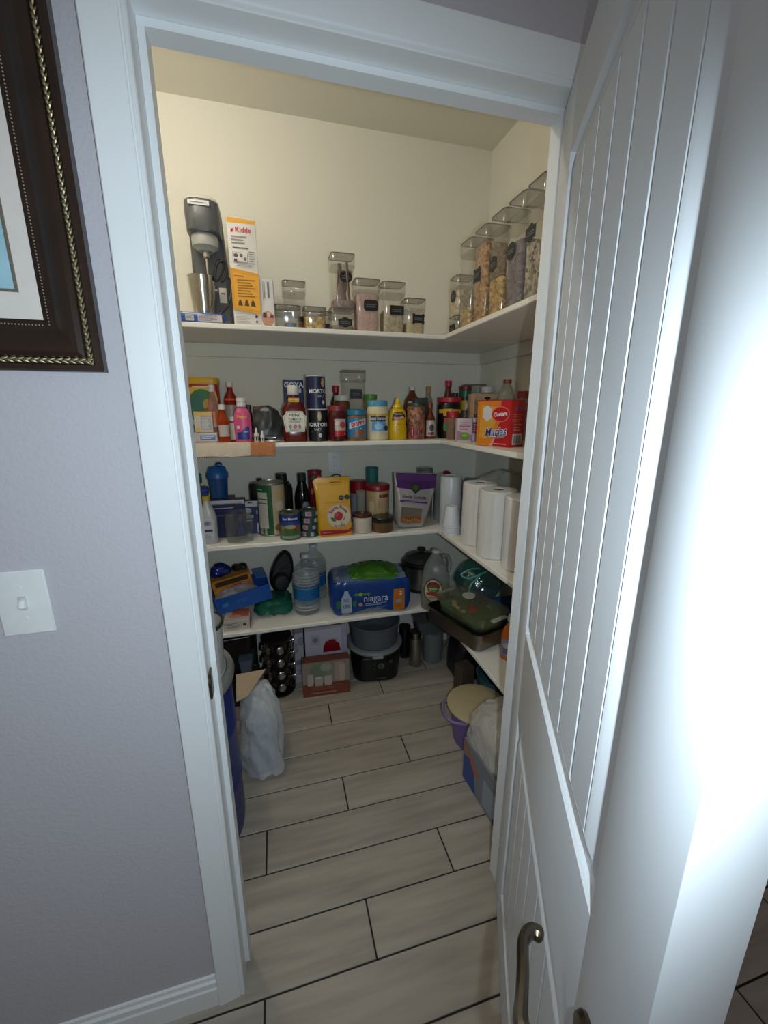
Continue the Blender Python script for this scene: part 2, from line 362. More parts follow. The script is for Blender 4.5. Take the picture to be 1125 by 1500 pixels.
lf = [( .0, .0, 0), (.003, -.0012, .0018), (.007, -.0022, .0022), (.011, -.0012, .0012), (.014, .0, 0), (.011, -.0012, -.0012), (.007, -.0022, -.0016), (.003, -.0012, -.001)]
l0 = obj('leaf', [(0.007, .0, 0)] + lf + [(.007, -.0032, .0003)], [(9, i, i % 8 + 1) for i in range(1, 9)], GOLD, pf, smooth=False)
stuff = MB(); first = True
def leafpose(side, t, s):
    p, ang = {'r': ((FW/2 - .0158, t), 90), 'b': ((t - FW/2, .0158), 0), 'l': ((-FW/2 + .0158, t), 90), 't': ((t - FW/2, FH - .0158), 0)}[side]
    return Matrix.Translation((p[0], -.0205, p[1])) @ Matrix.Rotation(-R(ang + s * 22), 4, 'Y') @ Matrix.Translation((-.007, 0, .0013 * s))
for side, ln in (('r', FH), ('b', FW), ('l', FH), ('t', FW)):
    for k in range(int((ln - .02) / .0105)):
        for s in (-1, 1):
            mt = leafpose(side, .012 + k * .0105 + (.004 if s > 0 else 0), s)
            if side in 'rb':
                o = l0 if first else l0.copy()
                if not first: COL.objects.link(o); o.parent = pf
                first = False; o.matrix_local = mt
            else: stuff.add([mt @ Vector(v.co) for v in l0.data.vertices], [tuple(p.vertices) for p in l0.data.polygons])
tag(stuff.build('leaf_border', GOLD, pf, smooth=False), kind='stuff')
bd = MB()
for side, ln in (('r', FH), ('b', FW), ('l', FH), ('t', FW)):
    for k in range(int((ln - .14) / .0045)):
        t = .07 + k * .0045; x, z = {'r': (FW/2 - .0688, t), 'l': (-FW/2 + .0688, t), 'b': (t - FW/2, .0688), 't': (t - FW/2, FH - .0688)}[side]
        q = .0014; bd.add([(x - q, -.011, z), (x, -.011, z - q), (x + q, -.011, z), (x, -.011, z + q), (x, -.0128, z)], [(0, 1, 4), (1, 2, 4), (2, 3, 4), (3, 0, 4)])
tag(bd.build('bead_border', M('cfc6b4', .35, .5), pf, smooth=False), kind='stuff')

# ceiling lamp of the pantry (just out of the picture, above the doorway)
LX, LY = -.45, 1.42
lp = thing('ceiling_lamp', 'round flush ceiling lamp lighting the pantry', 'lamp', (LX, LY, ZC - .075))
lathe('base_ring', [(.0, .06), (.10, .06), (.105, .066), (.105, .075), (.0, .075)], WP, lp, 24)
lathe('glass_dome', [(.0, .028), (.05, .032), (.085, .045), (.098, .06), (.0, .06)], M('fff0d0', .4, 0, 'glow'), lp, 24)
pl = bpy.data.lights.new('ceiling_lamp_light', 'POINT'); pl.energy = 10.5; pl.color = (1.0, .94, .83); pl.shadow_soft_size = .045
plo = bpy.data.objects.new('ceiling_lamp_light', pl); COL.objects.link(plo); plo.location = (0, 0, -.03); plo.parent = lp

# shelves: a back board, a right wing, nosing and wall cleats, each shelf one thing
SHW = M('efebe2', .4, 0, 'shelf', .02, 12.)
for zt, nm in ((S1, 'top'), (S2, 'second'), (S3, 'third'), (S4, 'lowest')):
    sh = thing('corner_shelf', 'white L-shaped pantry shelf, the %s of four' % ('topmost' if nm == 'top' else nm + ' from the top' if nm != 'lowest' else 'lowest'), 'shelf', (0, 0, zt), 0, 'white pantry shelves')
    T = .02
    rbox('back_board', (XR - XL - .002, YB - YF - .001, T), SHW, sh, ((XL + XR) / 2, (YF + YB) / 2, -T), .003)
    rbox('wing_board', (XR - XW - .001, YF - .96, T), SHW, sh, ((XW + XR) / 2, (YF + .96) / 2 - .0005, -T), .003)
    rbox('wall_cleat', (XR - XL - .004, .018, .062), INN, sh, ((XL + XR) / 2, YB - .0095, -T - .0625), .002)
    rbox('wall_cleat', (.018, YB - .02 - .96, .062), INN, sh, (XR - .0095, (YB - .02 + .96) / 2, -T - .0625), .002)
ol = thing('wall_outlet', 'white duplex outlet on the back wall behind the third shelf', 'outlet', (.322, YB, 1.163))
loft('plate', [(.07, .001, .002, 0), (.076, .006, .003, .002), (.076, .006, .003, .12), (.07, .001, .003, .122)], WP, ol, loc=(0, -.003, 0))
for z in (.038, .084):
    so = lathe('socket', [(0, 0), (.016, 0), (.0165, .002), (0, .0022)], WP, ol, 16, loc=(0, -.0058, z), rz=(R(90), 0, 0))
    for x, h in ((-.006, .008), (.006, .007)): rbox('slot', (.002, h, .001), M('202020', .6), so, (x, .002, .0021), .0002)
# ------------------------------------------------------------------ builders for the goods
def bottle(name, label, cat, loc, prof, mat, capprof=None, capmat=None, shapes=None, az=0, sx=1, sy=1, rz=0, n=28, fill=None, extra=None, group=None, capname='cap', rref=None):
    t = thing(name, label, cat, loc, rz, group); lathe('body', prof, mat, t, n, sx, sy)
    if capprof: lathe(capname, capprof, capmat, t, n if n < 24 else 24)
    if fill: lathe('contents', fill[0], fill[1], t, 20, sx, sy)
    if shapes: decal('label', shapes, t, around(prof, az, sx, sy, rref))
    for e in extra or []: lathe(e[0], e[1], e[2], t, 24)
    return t
def carton(name, label, cat, loc, d, mat, rz=0, shapes=None, side=None, top=None, group=None):
    t = thing(name, label, cat, loc, rz, group); rbox('carton', d, mat, t, (0, 0, 0), .0015)
    if shapes: decal('front_print', shapes, t, flat(-d[1] / 2))
    if side: decal('side_print', side, t, rside(d[0] / 2))
    if top: decal('top_print', top, t, topof(d[2]))
    return t
GL = clear('eef2f2', .06, .05); PL = clear('f0eeea', .07, .1); LID = clear('e2e2e0', .09, .15)
def scrib(u, v, w, seed=0, c='b9bcc0'):
    out = []
    for k, dv in enumerate((.0035, -.0045)):
        P = [(u - w/2 + w * i / 9, v + dv + .0022 * math.sin(i * 2.1 + seed + k)) for i in range(10)]
        out.append(('p', P + [(a, b - .0009) for a, b in P[::-1]], c))
    return out
def lab(kind, u, v, w, h, seed=0):
    B = '17181c'
    base = {'oval': [('e', u, v, w, h, B)], 'rect': [('o', u, v, w, h, B)], 'sq': [('r', u, v, w, h, B)],
            'fancy': [('r', u, v, w, h * .66, B), ('e', u, v, w * .72, h, B)],
            'scal': [('o', u, v, w * .94, h * .8, B)] + [('e', u + a * w * .38, v + b * h * .34, w * .24, h * .34, B) for a in (-1, 1) for b in (-1, 1)]}[kind]
    return base + scrib(u, v, w * .66, seed)
def container(label, loc, w, d, h, fill, col, lb=None, lz=.5, rz=0, group='clear storage containers with grey rims', var=.3, rough=.8, extra=None, nolat=False):
    t = thing('storage_container', label, 'container', loc, rz, group); hb = h - min(.05, h * .3); r = .018
    loft('body', [(w*.86, d*.86, r, 0), (w*.9, d*.9, r, .004), (w*.94, d*.94, r, hb), (w*.97, d*.97, r, hb + .006)], PL, t)
    ld = loft('lid', [(w*.98, d*.98, r, hb - .004), (w, d, r, hb + .002), (w, d, r, h - .006), (w*.97, d*.97, r, h - .002)], LID, t)
    V, F = ringmesh([rr(w * q, d * q, r, 4, 0, 0, z) for q, z in ((.985, h - .0035), (1.0, h - .003), (1.0, h), (.975, h + .0004), (.965, h - .003))], False, False); obj('seal', V, F, M('62605e', .4), ld)
    loft('lid_panel', [(w * .97, d * .97, r, h - .003), (w * .97, d * .97, r, h - .001)], LID, ld)
    if fill: loft('contents', [(w*.84, d*.84, r, .004), (w*.885, d*.885, r, fill * hb * .7), (w*.885, d*.885, r, fill * hb), (w*.6, d*.6, r, fill * hb + .004)], M(col, rough, 0, 'food', var, 95., 0), t)
    if lb: decal('label', lb, t, flat(-d * .47))
    if extra: extra(t)
    return t

# ------------------------------------------------------------------ top shelf
t = thing('drink_mixer', 'grey and silver drink mixer with steel cup and black cord', 'mixer', (-.222, 2.05, S1))
GR = M('54565a', .4); SV = M('c9c8c4', .35)
loft('base', [(.16, .21, .03, 0), (.166, .215, .03, .004), (.166, .215, .03, .018), (.16, .2, .03, .024)], GR, t)
loft('column', [(.165, .075, .02, .024, .005, .06), (.155, .075, .02, .15, .004, .06), (.14, .078, .02, .30, .002, .055), (.135, .09, .03, .40, 0, .045), (.13, .09, .03, .46, 0, .04)], GR, t)
h = loft('head', [(.10, .11, .04, .352, 0, -.045), (.125, .165, .045, .358, 0, -.02), (.132, .172, .05, .42, 0, -.015), (.13, .165, .05, .465, 0, -.01), (.105, .13, .05, .488, 0, 0)], GR, t, 6)
loft('head_cover', [(.128, .163, .05, .468, 0, -.01), (.122, .152, .05, .482, 0, -.005), (.095, .115, .045, .495, 0, .0), (.05, .06, .02, .499, 0, .0)], SV, h, 6)
decal('badge', [('r', -.005, .448, .078, .017, 'd8d8d6'), ('l', -.005, .448, .06, .006, 1, '606060')], h, flat(-.1005))
lathe('motor_collar', [(.0, .295), (.03, .295), (.038, .305), (.05, .31), (.052, .34), (.048, .354), (0, .354)], M('a9aaa6', .4), t, loc=(0, -.04, 0))
lathe('spindle', [(0, .15), (.004, .15), (.005, .27), (.012, .275), (.013, .296), (0, .296)], M(*STEEL), t, 12, loc=(0, -.04, 0))
cp = lathe('mixing_cup', [(.036, .025), (.038, .025), (.040, .03), (.052, .196), (.0535, .199), (.0515, .199), (.0385, .035), (0, .033)], M('c2beb6', .16, 1.), t, 32, loc=(-.028, -.045, 0))
decal('paper_tag', [('r', 0, .17, .03, .09, 'd9cdb4'), ('l', 0, .18, .024, .05, 5, '8a6a50'), ('r', .035, .11, .03, .06, 'ddd6c8'), ('r', .035, .118, .018, .006, 'b04030')], t, lambda u, v, l: (u + .012, .0215 - .0006 * l, v + .04))
tube('power_cord', bez([(.02, -.03, .19), (.03, -.05, .235), (.05, -.05, .27), (.065, -.045, .245), (.045, -.05, .2), (.028, -.052, .19), (.04, -.055, .25), (.07, -.052, .262), (.075, -.05, .22), (.05, -.05, .185), (.07, -.05, .2), (.084, -.045, .2), (.086, -.05, .15), (.07, -.07, .09), (.04, -.1, .05), (.03, -.085, .03)], 6), .0042, M('141414', .5), t)
t = thing('snack_packet', 'flat blue packet lying under the mixer cup', 'packet', (-.247, 1.905, S1), 4)
loft('packet', [(.165, .055, .01, 0), (.172, .062, .012, .012), (.172, .06, .012, .03), (.155, .05, .01, .038)], M('2450a0', .3), t)
decal('packet_print', [('r', -.045, .017, .03, .022, 'd2d2d2'), ('l', -.045, .017, .026, .018, 4, '707078'), ('r', .022, .018, .075, .026, 'c4bdc0'), ('l', .022, .018, .068, .022, 5, '8a8088'), ('r', .066, .018, .016, .026, 'd8c0b8')], t, flat(-.0312))
K = [('p', [(-.053, .385), (.053, .385), (.053, .397), (-.053, .403)], 'e3a53a'), ('t', 'Kidde', .006, .360, .026, 'c3263a', {'b': .015}), ('p', [(-.042, .352), (-.034, .352), (-.028, .368), (-.034, .362), (-.038, .366)], 'c3263a'),
     ('l', -.012, .325, .06, .034, 3, '8f8c88'), ('l', -.008, .296, .06, .008, 1, '4c4744'),
     ('r', -.012, .262, .058, .036, '9a8f8c'), ('r', -.012, .262, .055, .033, 'dedad8'), ('e', -.028, .268, .018, .014, '5c4c4c'), ('e', -.008, .268, .012, .014, '6c5c5c'), ('r', .006, .256, .01, .012, '786868'), ('r', -.03, .25, .012, .01, '54484a'), ('l', .034, .262, .022, .05, 6, '8c8884'), ('l', .008, .236, .07, .014, 3, '9a9690'),
     ('p', [(-.0545, .222), (.0545, .205), (.0545, .052), (-.0545, .068)], 'dd9a2c'), ('p', [(-.044, .206), (.0545, .193), (.0545, .066), (-.044, .076)], 'e5a534'),
     ('l', -.022, .192, .036, .009, 1, '6a4310'), ('l', .004, .148, .07, .07, 7, 'a06c1c'),
     ('p', [(-.033, .082), (-.015, .082), (-.018, .096), (-.024, .106), (-.031, .096)], '54380f'), ('p', [(-.008, .082), (.010, .082), (.006, .1), (.001, .107), (-.004, .1)], '54380f'), ('p', [(.017, .082), (.035, .082), (.032, .096), (.026, .107), (.019, .096)], '54380f'),
     ('l', -.016, .034, .06, .04, 7, 'b0aca8'), ('e', .036, .042, .012, .012, '262626'), ('e', .036, .022, .009, .009, '404040'), ('l', 0, .008, .07, .005, 1, 'a8a4a0')]
carton('detector_box', 'tall white and orange boxed smoke detector on the top shelf', 'box', (-.0735, 1.972, S1), (.109, .085, .405), M('dcd8d4', .5), 0, K)
carton('strap_box', 'narrow white box with an arm picture beside orange box', 'box', (.01, 1.955, S1), (.056, .05, .192), M('d6d3d2', .5), -4,
       [('e', 0, .038, .05, .06, 'b98a72'), ('r', -.012, .052, .014, .02, '54303a'), ('r', .016, .048, .016, .012, '7a3a44'), ('e', .004, .055, .014, .02, 'd9b09a'), ('r', .008, .15, .008, .06, '77767a'), ('r', -.008, .15, .003, .065, '8a898c'), ('r', -.014, .145, .003, .075, '9c9a9c')])
container('empty square clear container at the back, left of the stacked ones', (.132, 2.11, S1), .104, .104, .23, 0, 'cccccc')
container('low clear container holding a blue scoop beside the narrow box', (.093, 1.985, S1), .112, .1, .1, .0, 'cccccc', extra=lambda t: lathe('scoop', [(0, .004), (.022, .004), (.025, .03), (.02, .032), (0, .03)], M('5c7590', .4), t, 16, loc=(.01, -.02, 0)))
bottle('spice_jar', 'tiny dark-capped spice jar between two low clear containers', 'jar', (.156, 2.06, S1), [(.012, 0), (.013, .002), (.013, .055), (.01, .06), (0, .06)], M('7a4a3a', .3), [(.012, .06), (.013, .061), (.013, .08), (0, .081)], M('201c1c', .4), n=16)
container('low clear container of golden pasta shells', (.209, 1.985, S1), .1, .1, .1, .85, 'b79a5c', var=.5)
container('narrow clear container with a black tag behind the pasta shells', (.274, 2.12, S1), .06, .09, .115, .6, 'bfb7a6', lab('sq', 0, .035, .04, .05))
und = container('low clear container with a scalloped black tag under the tallest one', (.331, 1.985, S1), .114, .11, .1, .4, '8d7a74', lab('fancy', .008, .042, .062, .042, 1))
def sticks(t):
    for k, (x, y, a) in enumerate(((-.03, -.02, 12), (-.012, .0, 18), (.008, -.015, -8), (.02, .012, -14), (-.02, .02, 6), (.03, -.02, -16), (0, .02, 4))):
        o = rbox('chew_stick', (.018, .006, .15 + .012 * (k % 3)), M('8c7468', .7), t, (x, y, .012), .003); o.rotation_euler = (R(3 * (k % 2)), R(a), R(k * 11))
container('tall clear container of brown sticks stacked on a lower one', (.337, 1.985, S1 + .1005), .106, .104, .218, .2, '94807a', lab('oval', .01, .125, .056, .046, 2), extra=sticks)
container('clear container of pinkish flour beside the stacked containers', (.445, 1.985, S1), .116, .11, .226, .93, 'c2a59c', lab('rect', .012, .118, .066, .046, 3), var=.06)
container('clear container of speckled grain with a plain black tag', (.567, 1.985, S1), .11, .108, .222, .6, 'b7aa90', lab('sq', .012, .105, .066, .04, 4), var=.25)
container('shortest clear container at the corner end of the back shelf', (.672, 1.985, S1), .102, .1, .162, .5, 'c4b58e', lab('scal', .012, .075, .06, .044, 5), var=.12)
container('small clear container with a square tag, bottom of the corner stack', (.885, 1.9, S1), .096, .1, .085, .7, 'a8978a', lab('sq', 0, .032, .062, .04, 6), rz=-90)
container('small clear container with a round tag, top of the corner stack', (.885, 1.9, S1 + .0855), .096, .1, .165, .9, 'd2c4a6', lab('oval', .0, .085, .055, .05, 7), rz=-90)
for y, f, c, v, k, lz, tx, rgh in ((1.79, .30, 'c0a678', .5, None, 0, 'of short noodles without a tag', .8), (1.66, .97, 'b08c64', .5, 'scal', .205, 'filled to the top with brown rice cereal', .8), (1.53, .46, 'bc9a62', .5, 'fancy', .205, 'less than half full of golden cereal', .8), (1.409, .72, '807678', .3, 'oval', .21, 'of dark grey grains with an oval tag', .8), (1.296, .6, 'a8a090', .7, 'fancy', .225, 'of large pale flakes nearest the door jamb', .8)):
    container('tall clear container ' + tx, (.892, y, S1), .108, .114, .358, f, c, lab(k, -.014, lz - .01, .056, .056, y * 9) if k else None, rz=-90, var=v)

# ------------------------------------------------------------------ second shelf, left end
AMB = clear('c8501c', .45, .08); WC = M('dcd6d2', .4); RED = M('b01c24', .4)
t = thing('kitchen_towel', 'cream towel with an orange terry border hanging over the second shelf', 'towel', (-.1, YF, S2))
def towel(name, x0, x1, mat, dz, fr):
    nx, prof = 26, [(.30, .0022), (.06, .0022), (.0, .003), (-.0055, .001), (-.0085, -.01), (-.0095, -.03), (-.009, -dz)]
    V = []; F = []
    for i in range(nx + 1):
        x = x0 + (x1 - x0) * i / nx
        for j, (y, z) in enumerate(prof):
            wv = math.sin(x * 60) * .0018 * max(0, j - 2); V.append((x, y - abs(wv), z + (math.sin(x * 35 + 1) * .002 if j == 6 else 0)))
    m = len(prof)
    for i in range(nx):
        for j in range(m - 1): F.append((i*m + j, i*m + j + 1, (i+1)*m + j + 1, (i+1)*m + j))
    n0 = len(V); V += [(x, y + (.0 if j > 2 else 0) + (-.0016 if j > 2 else 0), z + (.0014 if j <= 3 else 0)) for (x, y, z), j in zip(V, list(range(m)) * (nx + 1))]
    F += [tuple(n0 + a for a in f[::-1]) for f in F]
    return obj(name, V, F, mat, t)
towel('cloth', -.24, .0, M('d8c8b4', .9, 0, 'cloth', .1, 160., .3), .052, 0); towel('terry_border', .0005, .105, M('d28a5c', .95, 0, 'cloth', .22, 220., 1.), .052, 1)
mb = MB()
for i in range(46): mb.box((-.238 + i * .0075, -.0105, -.055), (.003, .002, .006))
tag(mb.build('fringe', M('8a7264', .9), t, smooth=False), kind='stuff')
ZT = S2 + .0036                                   # goods here stand on the towel
t = thing('chocolate_tin', 'red drink-powder tub with a yellow lid and green picture', 'tub', (-.31, 2.15, ZT))
secs = [(.138, .09, .025, 0), (.142, .094, .025, .006), (.144, .096, .025, .25), (.144, .096, .025, .252)]
loft('body', secs, M('b8201e', .4), t); loft('lid', [(.15, .1, .028, .2525), (.152, .102, .028, .255), (.152, .102, .028, .278), (.148, .098, .028, .283)], M('d6a41c', .4), t)
decal('label', [('o', 0, .155, .136, .17, 'd8b428'), ('e', 0, .155, .126, .15, '2f7034'), ('e', -.02, .17, .07, .07, '2c6a5c'), ('e', .025, .16, .045, .055, 'c79a2c'), ('e', .018, .135, .02, .025, '8a5c1c'), ('r', .01, .085, .05, .014, '3a3430'), ('l', .0, .24, .07, .012, 1, 'e4d0c4')], t, front(secs))
bottle('rub_bottle', 'clear bottle of pink liquid before the red tub', 'bottle', (-.258, 2.055, ZT), [(.026, 0), (.028, .004), (.028, .13), (.024, .16), (.012, .2), (.011, .215), (0, .215)], clear('e8b8b0', .25), [(.011, .215), (.0135, .216), (.0135, .247), (0, .248)], WC, [('r', 0, .105, .075, .05, 'c4683c'), ('l', 0, .12, .05, .01, 1, 'e8d2c8'), ('r', 0, .07, .075, .02, '8e8e88')])
bottle('syrup_bottle', 'large dark red medicine bottle with white cap and grey label', 'bottle', (-.185, 2.11, ZT), [(.028, 0), (.031, .004), (.031, .17), (.027, .195), (.013, .222), (.012, .24), (0, .24)], clear('a01810', .6), [(.0125, .24), (.0145, .241), (.0145, .262), (0, .263)], WC, [('r', 0, .11, .09, .10, '9a928c'), ('l', 0, .11, .075, .08, 8, '6a5c58'), ('r', 0, .185, .06, .008, 'd8603c')])
carton('teal_box', 'teal and white medicine box at the far left of the second shelf', 'box', (-.337, 1.995, ZT), (.05, .05, .115), M('2a7268', .5), 0, [('r', 0, .0575, .05, .11, '2a7268'), ('r', 0, .085, .05, .02, 'b8beb8'), ('r', 0, .02, .05, .025, 'a8b0ac')])
carton('pill_box', 'cream and yellow medicine box stacked on a flat pack', 'box', (-.287, 1.93, ZT + .043), (.072, .038, .087), M('c8bfae', .5), 6, [('r', 0, .077, .07, .018, 'd0a028'), ('r', .01, .04, .04, .06, '9a9290'), ('l', .01, .04, .034, .05, 6, 'c8c0bc'), ('r', -.026, .012, .018, .02, 'cf9a3c')])
carton('flat_pack', 'flat clear pack of white and blue medicine under yellow box', 'box', (-.283, 1.925, ZT), (.096, .06, .042), M('bcb6b4', .35), 3, [('r', .01, .022, .06, .02, '5a6aa0'), ('l', .01, .022, .05, .014, 2, 'd0d0d8'), ('r', 0, .004, .094, .005, '9a9294')])
bottle('amber_bottle', 'amber medicine bottle with white cap and blank label', 'bottle', (-.206, 1.905, ZT), [(.021, 0), (.023, .003), (.023, .085), (.019, .105), (.0105, .122), (.010, .138), (0, .138)], AMB, [(.0115, .138), (.0135, .139), (.0135, .159), (0, .16)], WC, [('r', .006, .05, .05, .048, 'c2b6ae'), ('l', .006, .05, .04, .04, 6, '8a7a74')])
bottle('pill_bottle', 'small red pill bottle with a white label beside pink bottle', 'bottle', (-.168, 1.945, ZT), [(.016, 0), (.0175, .003), (.0175, .082), (.012, .088), (0, .088)], M('9a3026', .3), [(.012, .088), (.0145, .089), (.0145, .107), (0, .108)], WC, [('r', 0, .045, .046, .07, 'cdc4be'), ('l', 0, .045, .04, .06, 7, '94807c')])
pr = [(.030, 0), (.034, .004), (.036, .05), (.036, .1), (.032, .125), (.022, .142), (.018, .15), (0, .15)]
bottle('pink_medicine', 'pink liquid medicine bottle with a blue wave label', 'bottle', (-.126, 1.905, ZT), pr, M('d8608c', .25), [(.018, .15), (.0205, .151), (.0205, .166), (.018, .168), (.0205, .17), (.0205, .187), (0, .188)], WC,
       [('r', 0, .075, .058, .1, 'd84a80'), ('t', 'Pepto', 0, .108, .019, 'e0b040', {'b': .03}), ('p', [(-.028, .012), (.028, .012), (.028, .066), (.016, .068), (.004, .058), (-.008, .044), (-.028, .04)], '24388c'), ('e', -.018, .064, .016, .016, 'cfcce0'), ('r', .012, .044, .02, .004, '9aa8d8')], sy=.62)
bottle('black_tube', 'slim black bottle behind the pink medicine', 'bottle', (-.105, 2.06, ZT), [(.014, 0), (.0145, .12), (.011, .128), (0, .128)], M('18181a', .4), [(.011, .128), (.0125, .129), (.0125, .16), (0, .161)], M('222224', .4), n=16)
t = thing('black_bag', 'crumpled dark grey plastic bag on the second shelf', 'bag', (-.025, 2.05, ZT))
o = loft('bag', [(.11, .08, .03, 0), (.15, .12, .04, .02), (.15, .12, .05, .08), (.11, .1, .04, .13), (.05, .05, .02, .15)], M('3a3c3c', .35), t, 6); subd(o, 2); crumple(o, .016, 22, 2)
for v in o.data.vertices: v.co.z = max(v.co.z, .001)
carton('orange_packet', 'terracotta packet tip sticking out behind the dark bag', 'packet', (-.062, 2.13, ZT), (.05, .02, .155), M('8a4c34', .5), 10)
for x, lb, k in ((-.073, 'white eye-dropper bottle standing before the dark bag', 1.), (-.048, 'shorter white eye-dropper bottle right of the other', .8)):
    bottle('dropper_bottle', lb, 'bottle', (x, 1.895, ZT), [(.010*k, 0), (.011*k, .002), (.011*k, .034*k), (.006, .04*k), (0, .04*k)], WC, [(.005, .04*k), (.0055, .048*k), (.003, .06*k), (0, .061*k)], M('e6e4e2', .4), [('r', 0, .015*k, .018, .018*k, '2a2c34')], n=16, group='eye-dropper bottles')
t = thing('foil_strips', 'small pile of silver pill blisters in front of the dark bag', 'blister packs', (.0, 1.91, ZT), 5)
rbox('blister', (.08, .035, .008), M('8a8c90', .25, .8), t, (0, 0, 0), .001); rbox('blister', (.07, .035, .006), M('6c4a40', .4), t, (.005, .004, .0085), .001, R(12)); rbox('blister', (.05, .03, .006), M('a4a6a8', .25, .8), t, (-.012, 0, .015), .001, R(-14))

# ------------------------------------------------------------------ second shelf, back run
t = thing('ketchup_bottle', 'large ketchup squeeze bottle with keystone-shaped white label', 'bottle', (.096, 1.935, S2))
secs = [(.10, .06, .028, 0), (.106, .066, .03, .006), (.107, .066, .03, .04), (.098, .062, .03, .07), (.104, .066, .03, .11), (.104, .066, .033, .145), (.08, .058, .028, .168), (.054, .048, .024, .182), (.046, .044, .022, .19), (.046, .044, .022, .206)]
loft('body', secs, M('5e1210', .22), t, 6)
loft('cap', [(.048, .046, .022, .2065), (.05, .048, .023, .21), (.047, .045, .022, .24), (.042, .04, .02, .247)], M('d8d2cc', .4), t, 6)
K = [('p', [(-.042, .044), (.042, .044), (.052, .112), (.036, .126), (.036, .135), (-.036, .135), (-.036, .126), (-.052, .112)], 'cfc6b2'), ('p', [(-.038, .048), (.038, .048), (.047, .110), (.032, .122), (.032, .131), (-.032, .131), (-.032, .122), (-.047, .110)], '7d8a72'), ('p', [(-.036, .050), (.036, .050), (.045, .109), (.031, .121), (.031, .129), (-.031, .129), (-.031, .121), (-.045, .109)], 'd6cebc'),
     ('t', 'HEINZ', 0, .118, .0165, '3c2c24', {'b': .02}), ('t', 'TOMATO', 0, .1, .0135, '4a4438', {'b': .015}), ('t', 'KETCHUP', 0, .0885, .0105, '4a4438', {'b': .01}), ('e', 0, .068, .018, .018, 'b8404a'), ('e', -.02, .068, .012, .02, '6c7a5c'), ('e', .02, .068, .012, .02, '6c7a5c'), ('l', 0, .054, .05, .006, 2, '6a6456')]
decal('label', K, t, lambda u, v, l: (u, -.0342 - .0005 * l, v))
decal('neck_label', [('r', 0, .183, .046, .018, 'd0a83a'), ('l', 0, .183, .036, .008, 2, '7c6420')], t, lambda u, v, l: (u, -.0272 - .0005 * l - (.0 if v > .182 else .0022), v))
carton('seasoning_box', 'dark blue seasoning box behind the ketchup bottle', 'box', (.107, 2.1, S2), (.094, .05, .281), M('1c2250', .45), 0, [('t', 'GOYA', 0, .256, .032, 'c4c8dc', {'b': .03}), ('r', .02, .23, .03, .02, 'a8acc4'), ('r', 0, .12, .09, .06, '2c3478')])
SALT = [(.0435, 0), (.0445, .001), (.0445, .139), (.0435, .1395), (0, .1395)]
def salt(lb, loc, az, col):
    bottle('salt_canister', lb, 'canister', loc, SALT, M(col, .4), [(.0435, .1395), (.045, .14), (.045, .1455), (.0435, .146), (0, .146)], M('c4c4c6', .4), [('t', 'MORTON', 0, .075, .0235, 'dcdcdc', {'b': .03}), ('t', 'SALT', .004, .054, .015, 'cfcfd4', {}), ('l', .0, .043, .05, .006, 2, '7c8094'), ('e', .014, .028, .015, .018, 'c0c2c8'), ('p', [(.008, .095), (.018, .095), (.022, .112), (.018, .13), (.01, .13), (.005, .115)], 'c4ac78'), ('e', .013, .128, .013, .013, 'b49c6c')], az=az, group='navy salt canisters')
salt('black-looking salt canister standing on the shelf beneath the other', (.204, 1.945, S2), -.25, '14151c'); salt('navy salt canister stacked on top of another', (.2, 1.965, S2 + .1465), .35, '1d2148')
bottle('soy_bottle', 'dark sauce bottle with a red cap behind the jam jar', 'bottle', (.322, 2.16, S2), [(.03, 0), (.031, .15), (.026, .185), (.014, .215), (.013, .228), (0, .228)], M('241414', .2), [(.0155, .228), (.017, .229), (.017, .26), (0, .262)], M('a4182c', .4))
bottle('honey_jar', 'amber jar with a white lid behind the jam jar', 'jar', (.338, 2.07, S2), [(.036, 0), (.038, .004), (.038, .17), (.034, .184), (0, .184)], M('6a3c1c', .25), [(.036, .184), (.0395, .185), (.0395, .209), (.037, .211), (0, .211)], M('c8c4be', .4), capname='lid')
container('tall clear container with a black tag at the back of the second shelf', (.413, 2.165, S2), .122, .11, .334, .5, '6c645e', lab('sq', .006, .22, .062, .046, 2), var=.3)
JAR = [(.036, 0), (.041, .004), (.0425, .03), (.0425, .105), (.038, .125), (.034, .135), (0, .135)]
bottle('jam_jar', 'dark red jam jar with white label and gingham lid', 'jar', (.289, 1.925, S2), JAR, M('4c1214', .2), [(.035, .135), (.037, .136), (.037, .157), (.034, .16), (0, .16)], M('8c2c30', .4, 0, '', .4, 160.), [('r', .012, .062, .06, .076, 'c0b0a4'), ('r', .012, .036, .06, .026, 'b41c24'), ('e', .02, .074, .028, .03, 'b04844'), ('e', -.004, .082, .022, .02, 'cfc4b4'), ('l', .012, .034, .04, .008, 1, 'd8c0b8')], capname='lid')
bottle('peanut_butter', 'peanut butter jar with a blue lid', 'jar', (.381, 1.93, S2), [(.044, 0), (.046, .003), (.046, .11), (.042, .118), (0, .118)], M('8a5c34', .3), [(.043, .118), (.046, .119), (.046, .141), (.044, .143), (0, .143)], M('2078a0', .4),
       [('r', 0, .062, .13, .085, '2c7cb0'), ('p', [(-.045, .055), (.044, .078), (.044, .104), (-.045, .082)], 'd8d0d0'), ('t', 'SKIPPY', 0, .0795, .025, 'b81c30', {'b': .04, 'r': 14, 'w': .88}), ('e', .008, .038, .06, .03, '8a5a34'), ('l', -.01, .056, .05, .008, 1, 'd8dce4')], capname='lid')
bottle('pickle_jar', 'jar with a bright green lid behind the mayonnaise', 'jar', (.487, 2.09, S2), [(.032, 0), (.034, .004), (.034, .185), (.031, .194), (0, .194)], M('7a7c4c', .25), [(.032, .194), (.0345, .195), (.0345, .217), (0, .219)], M('4c8c2c', .4), capname='lid')
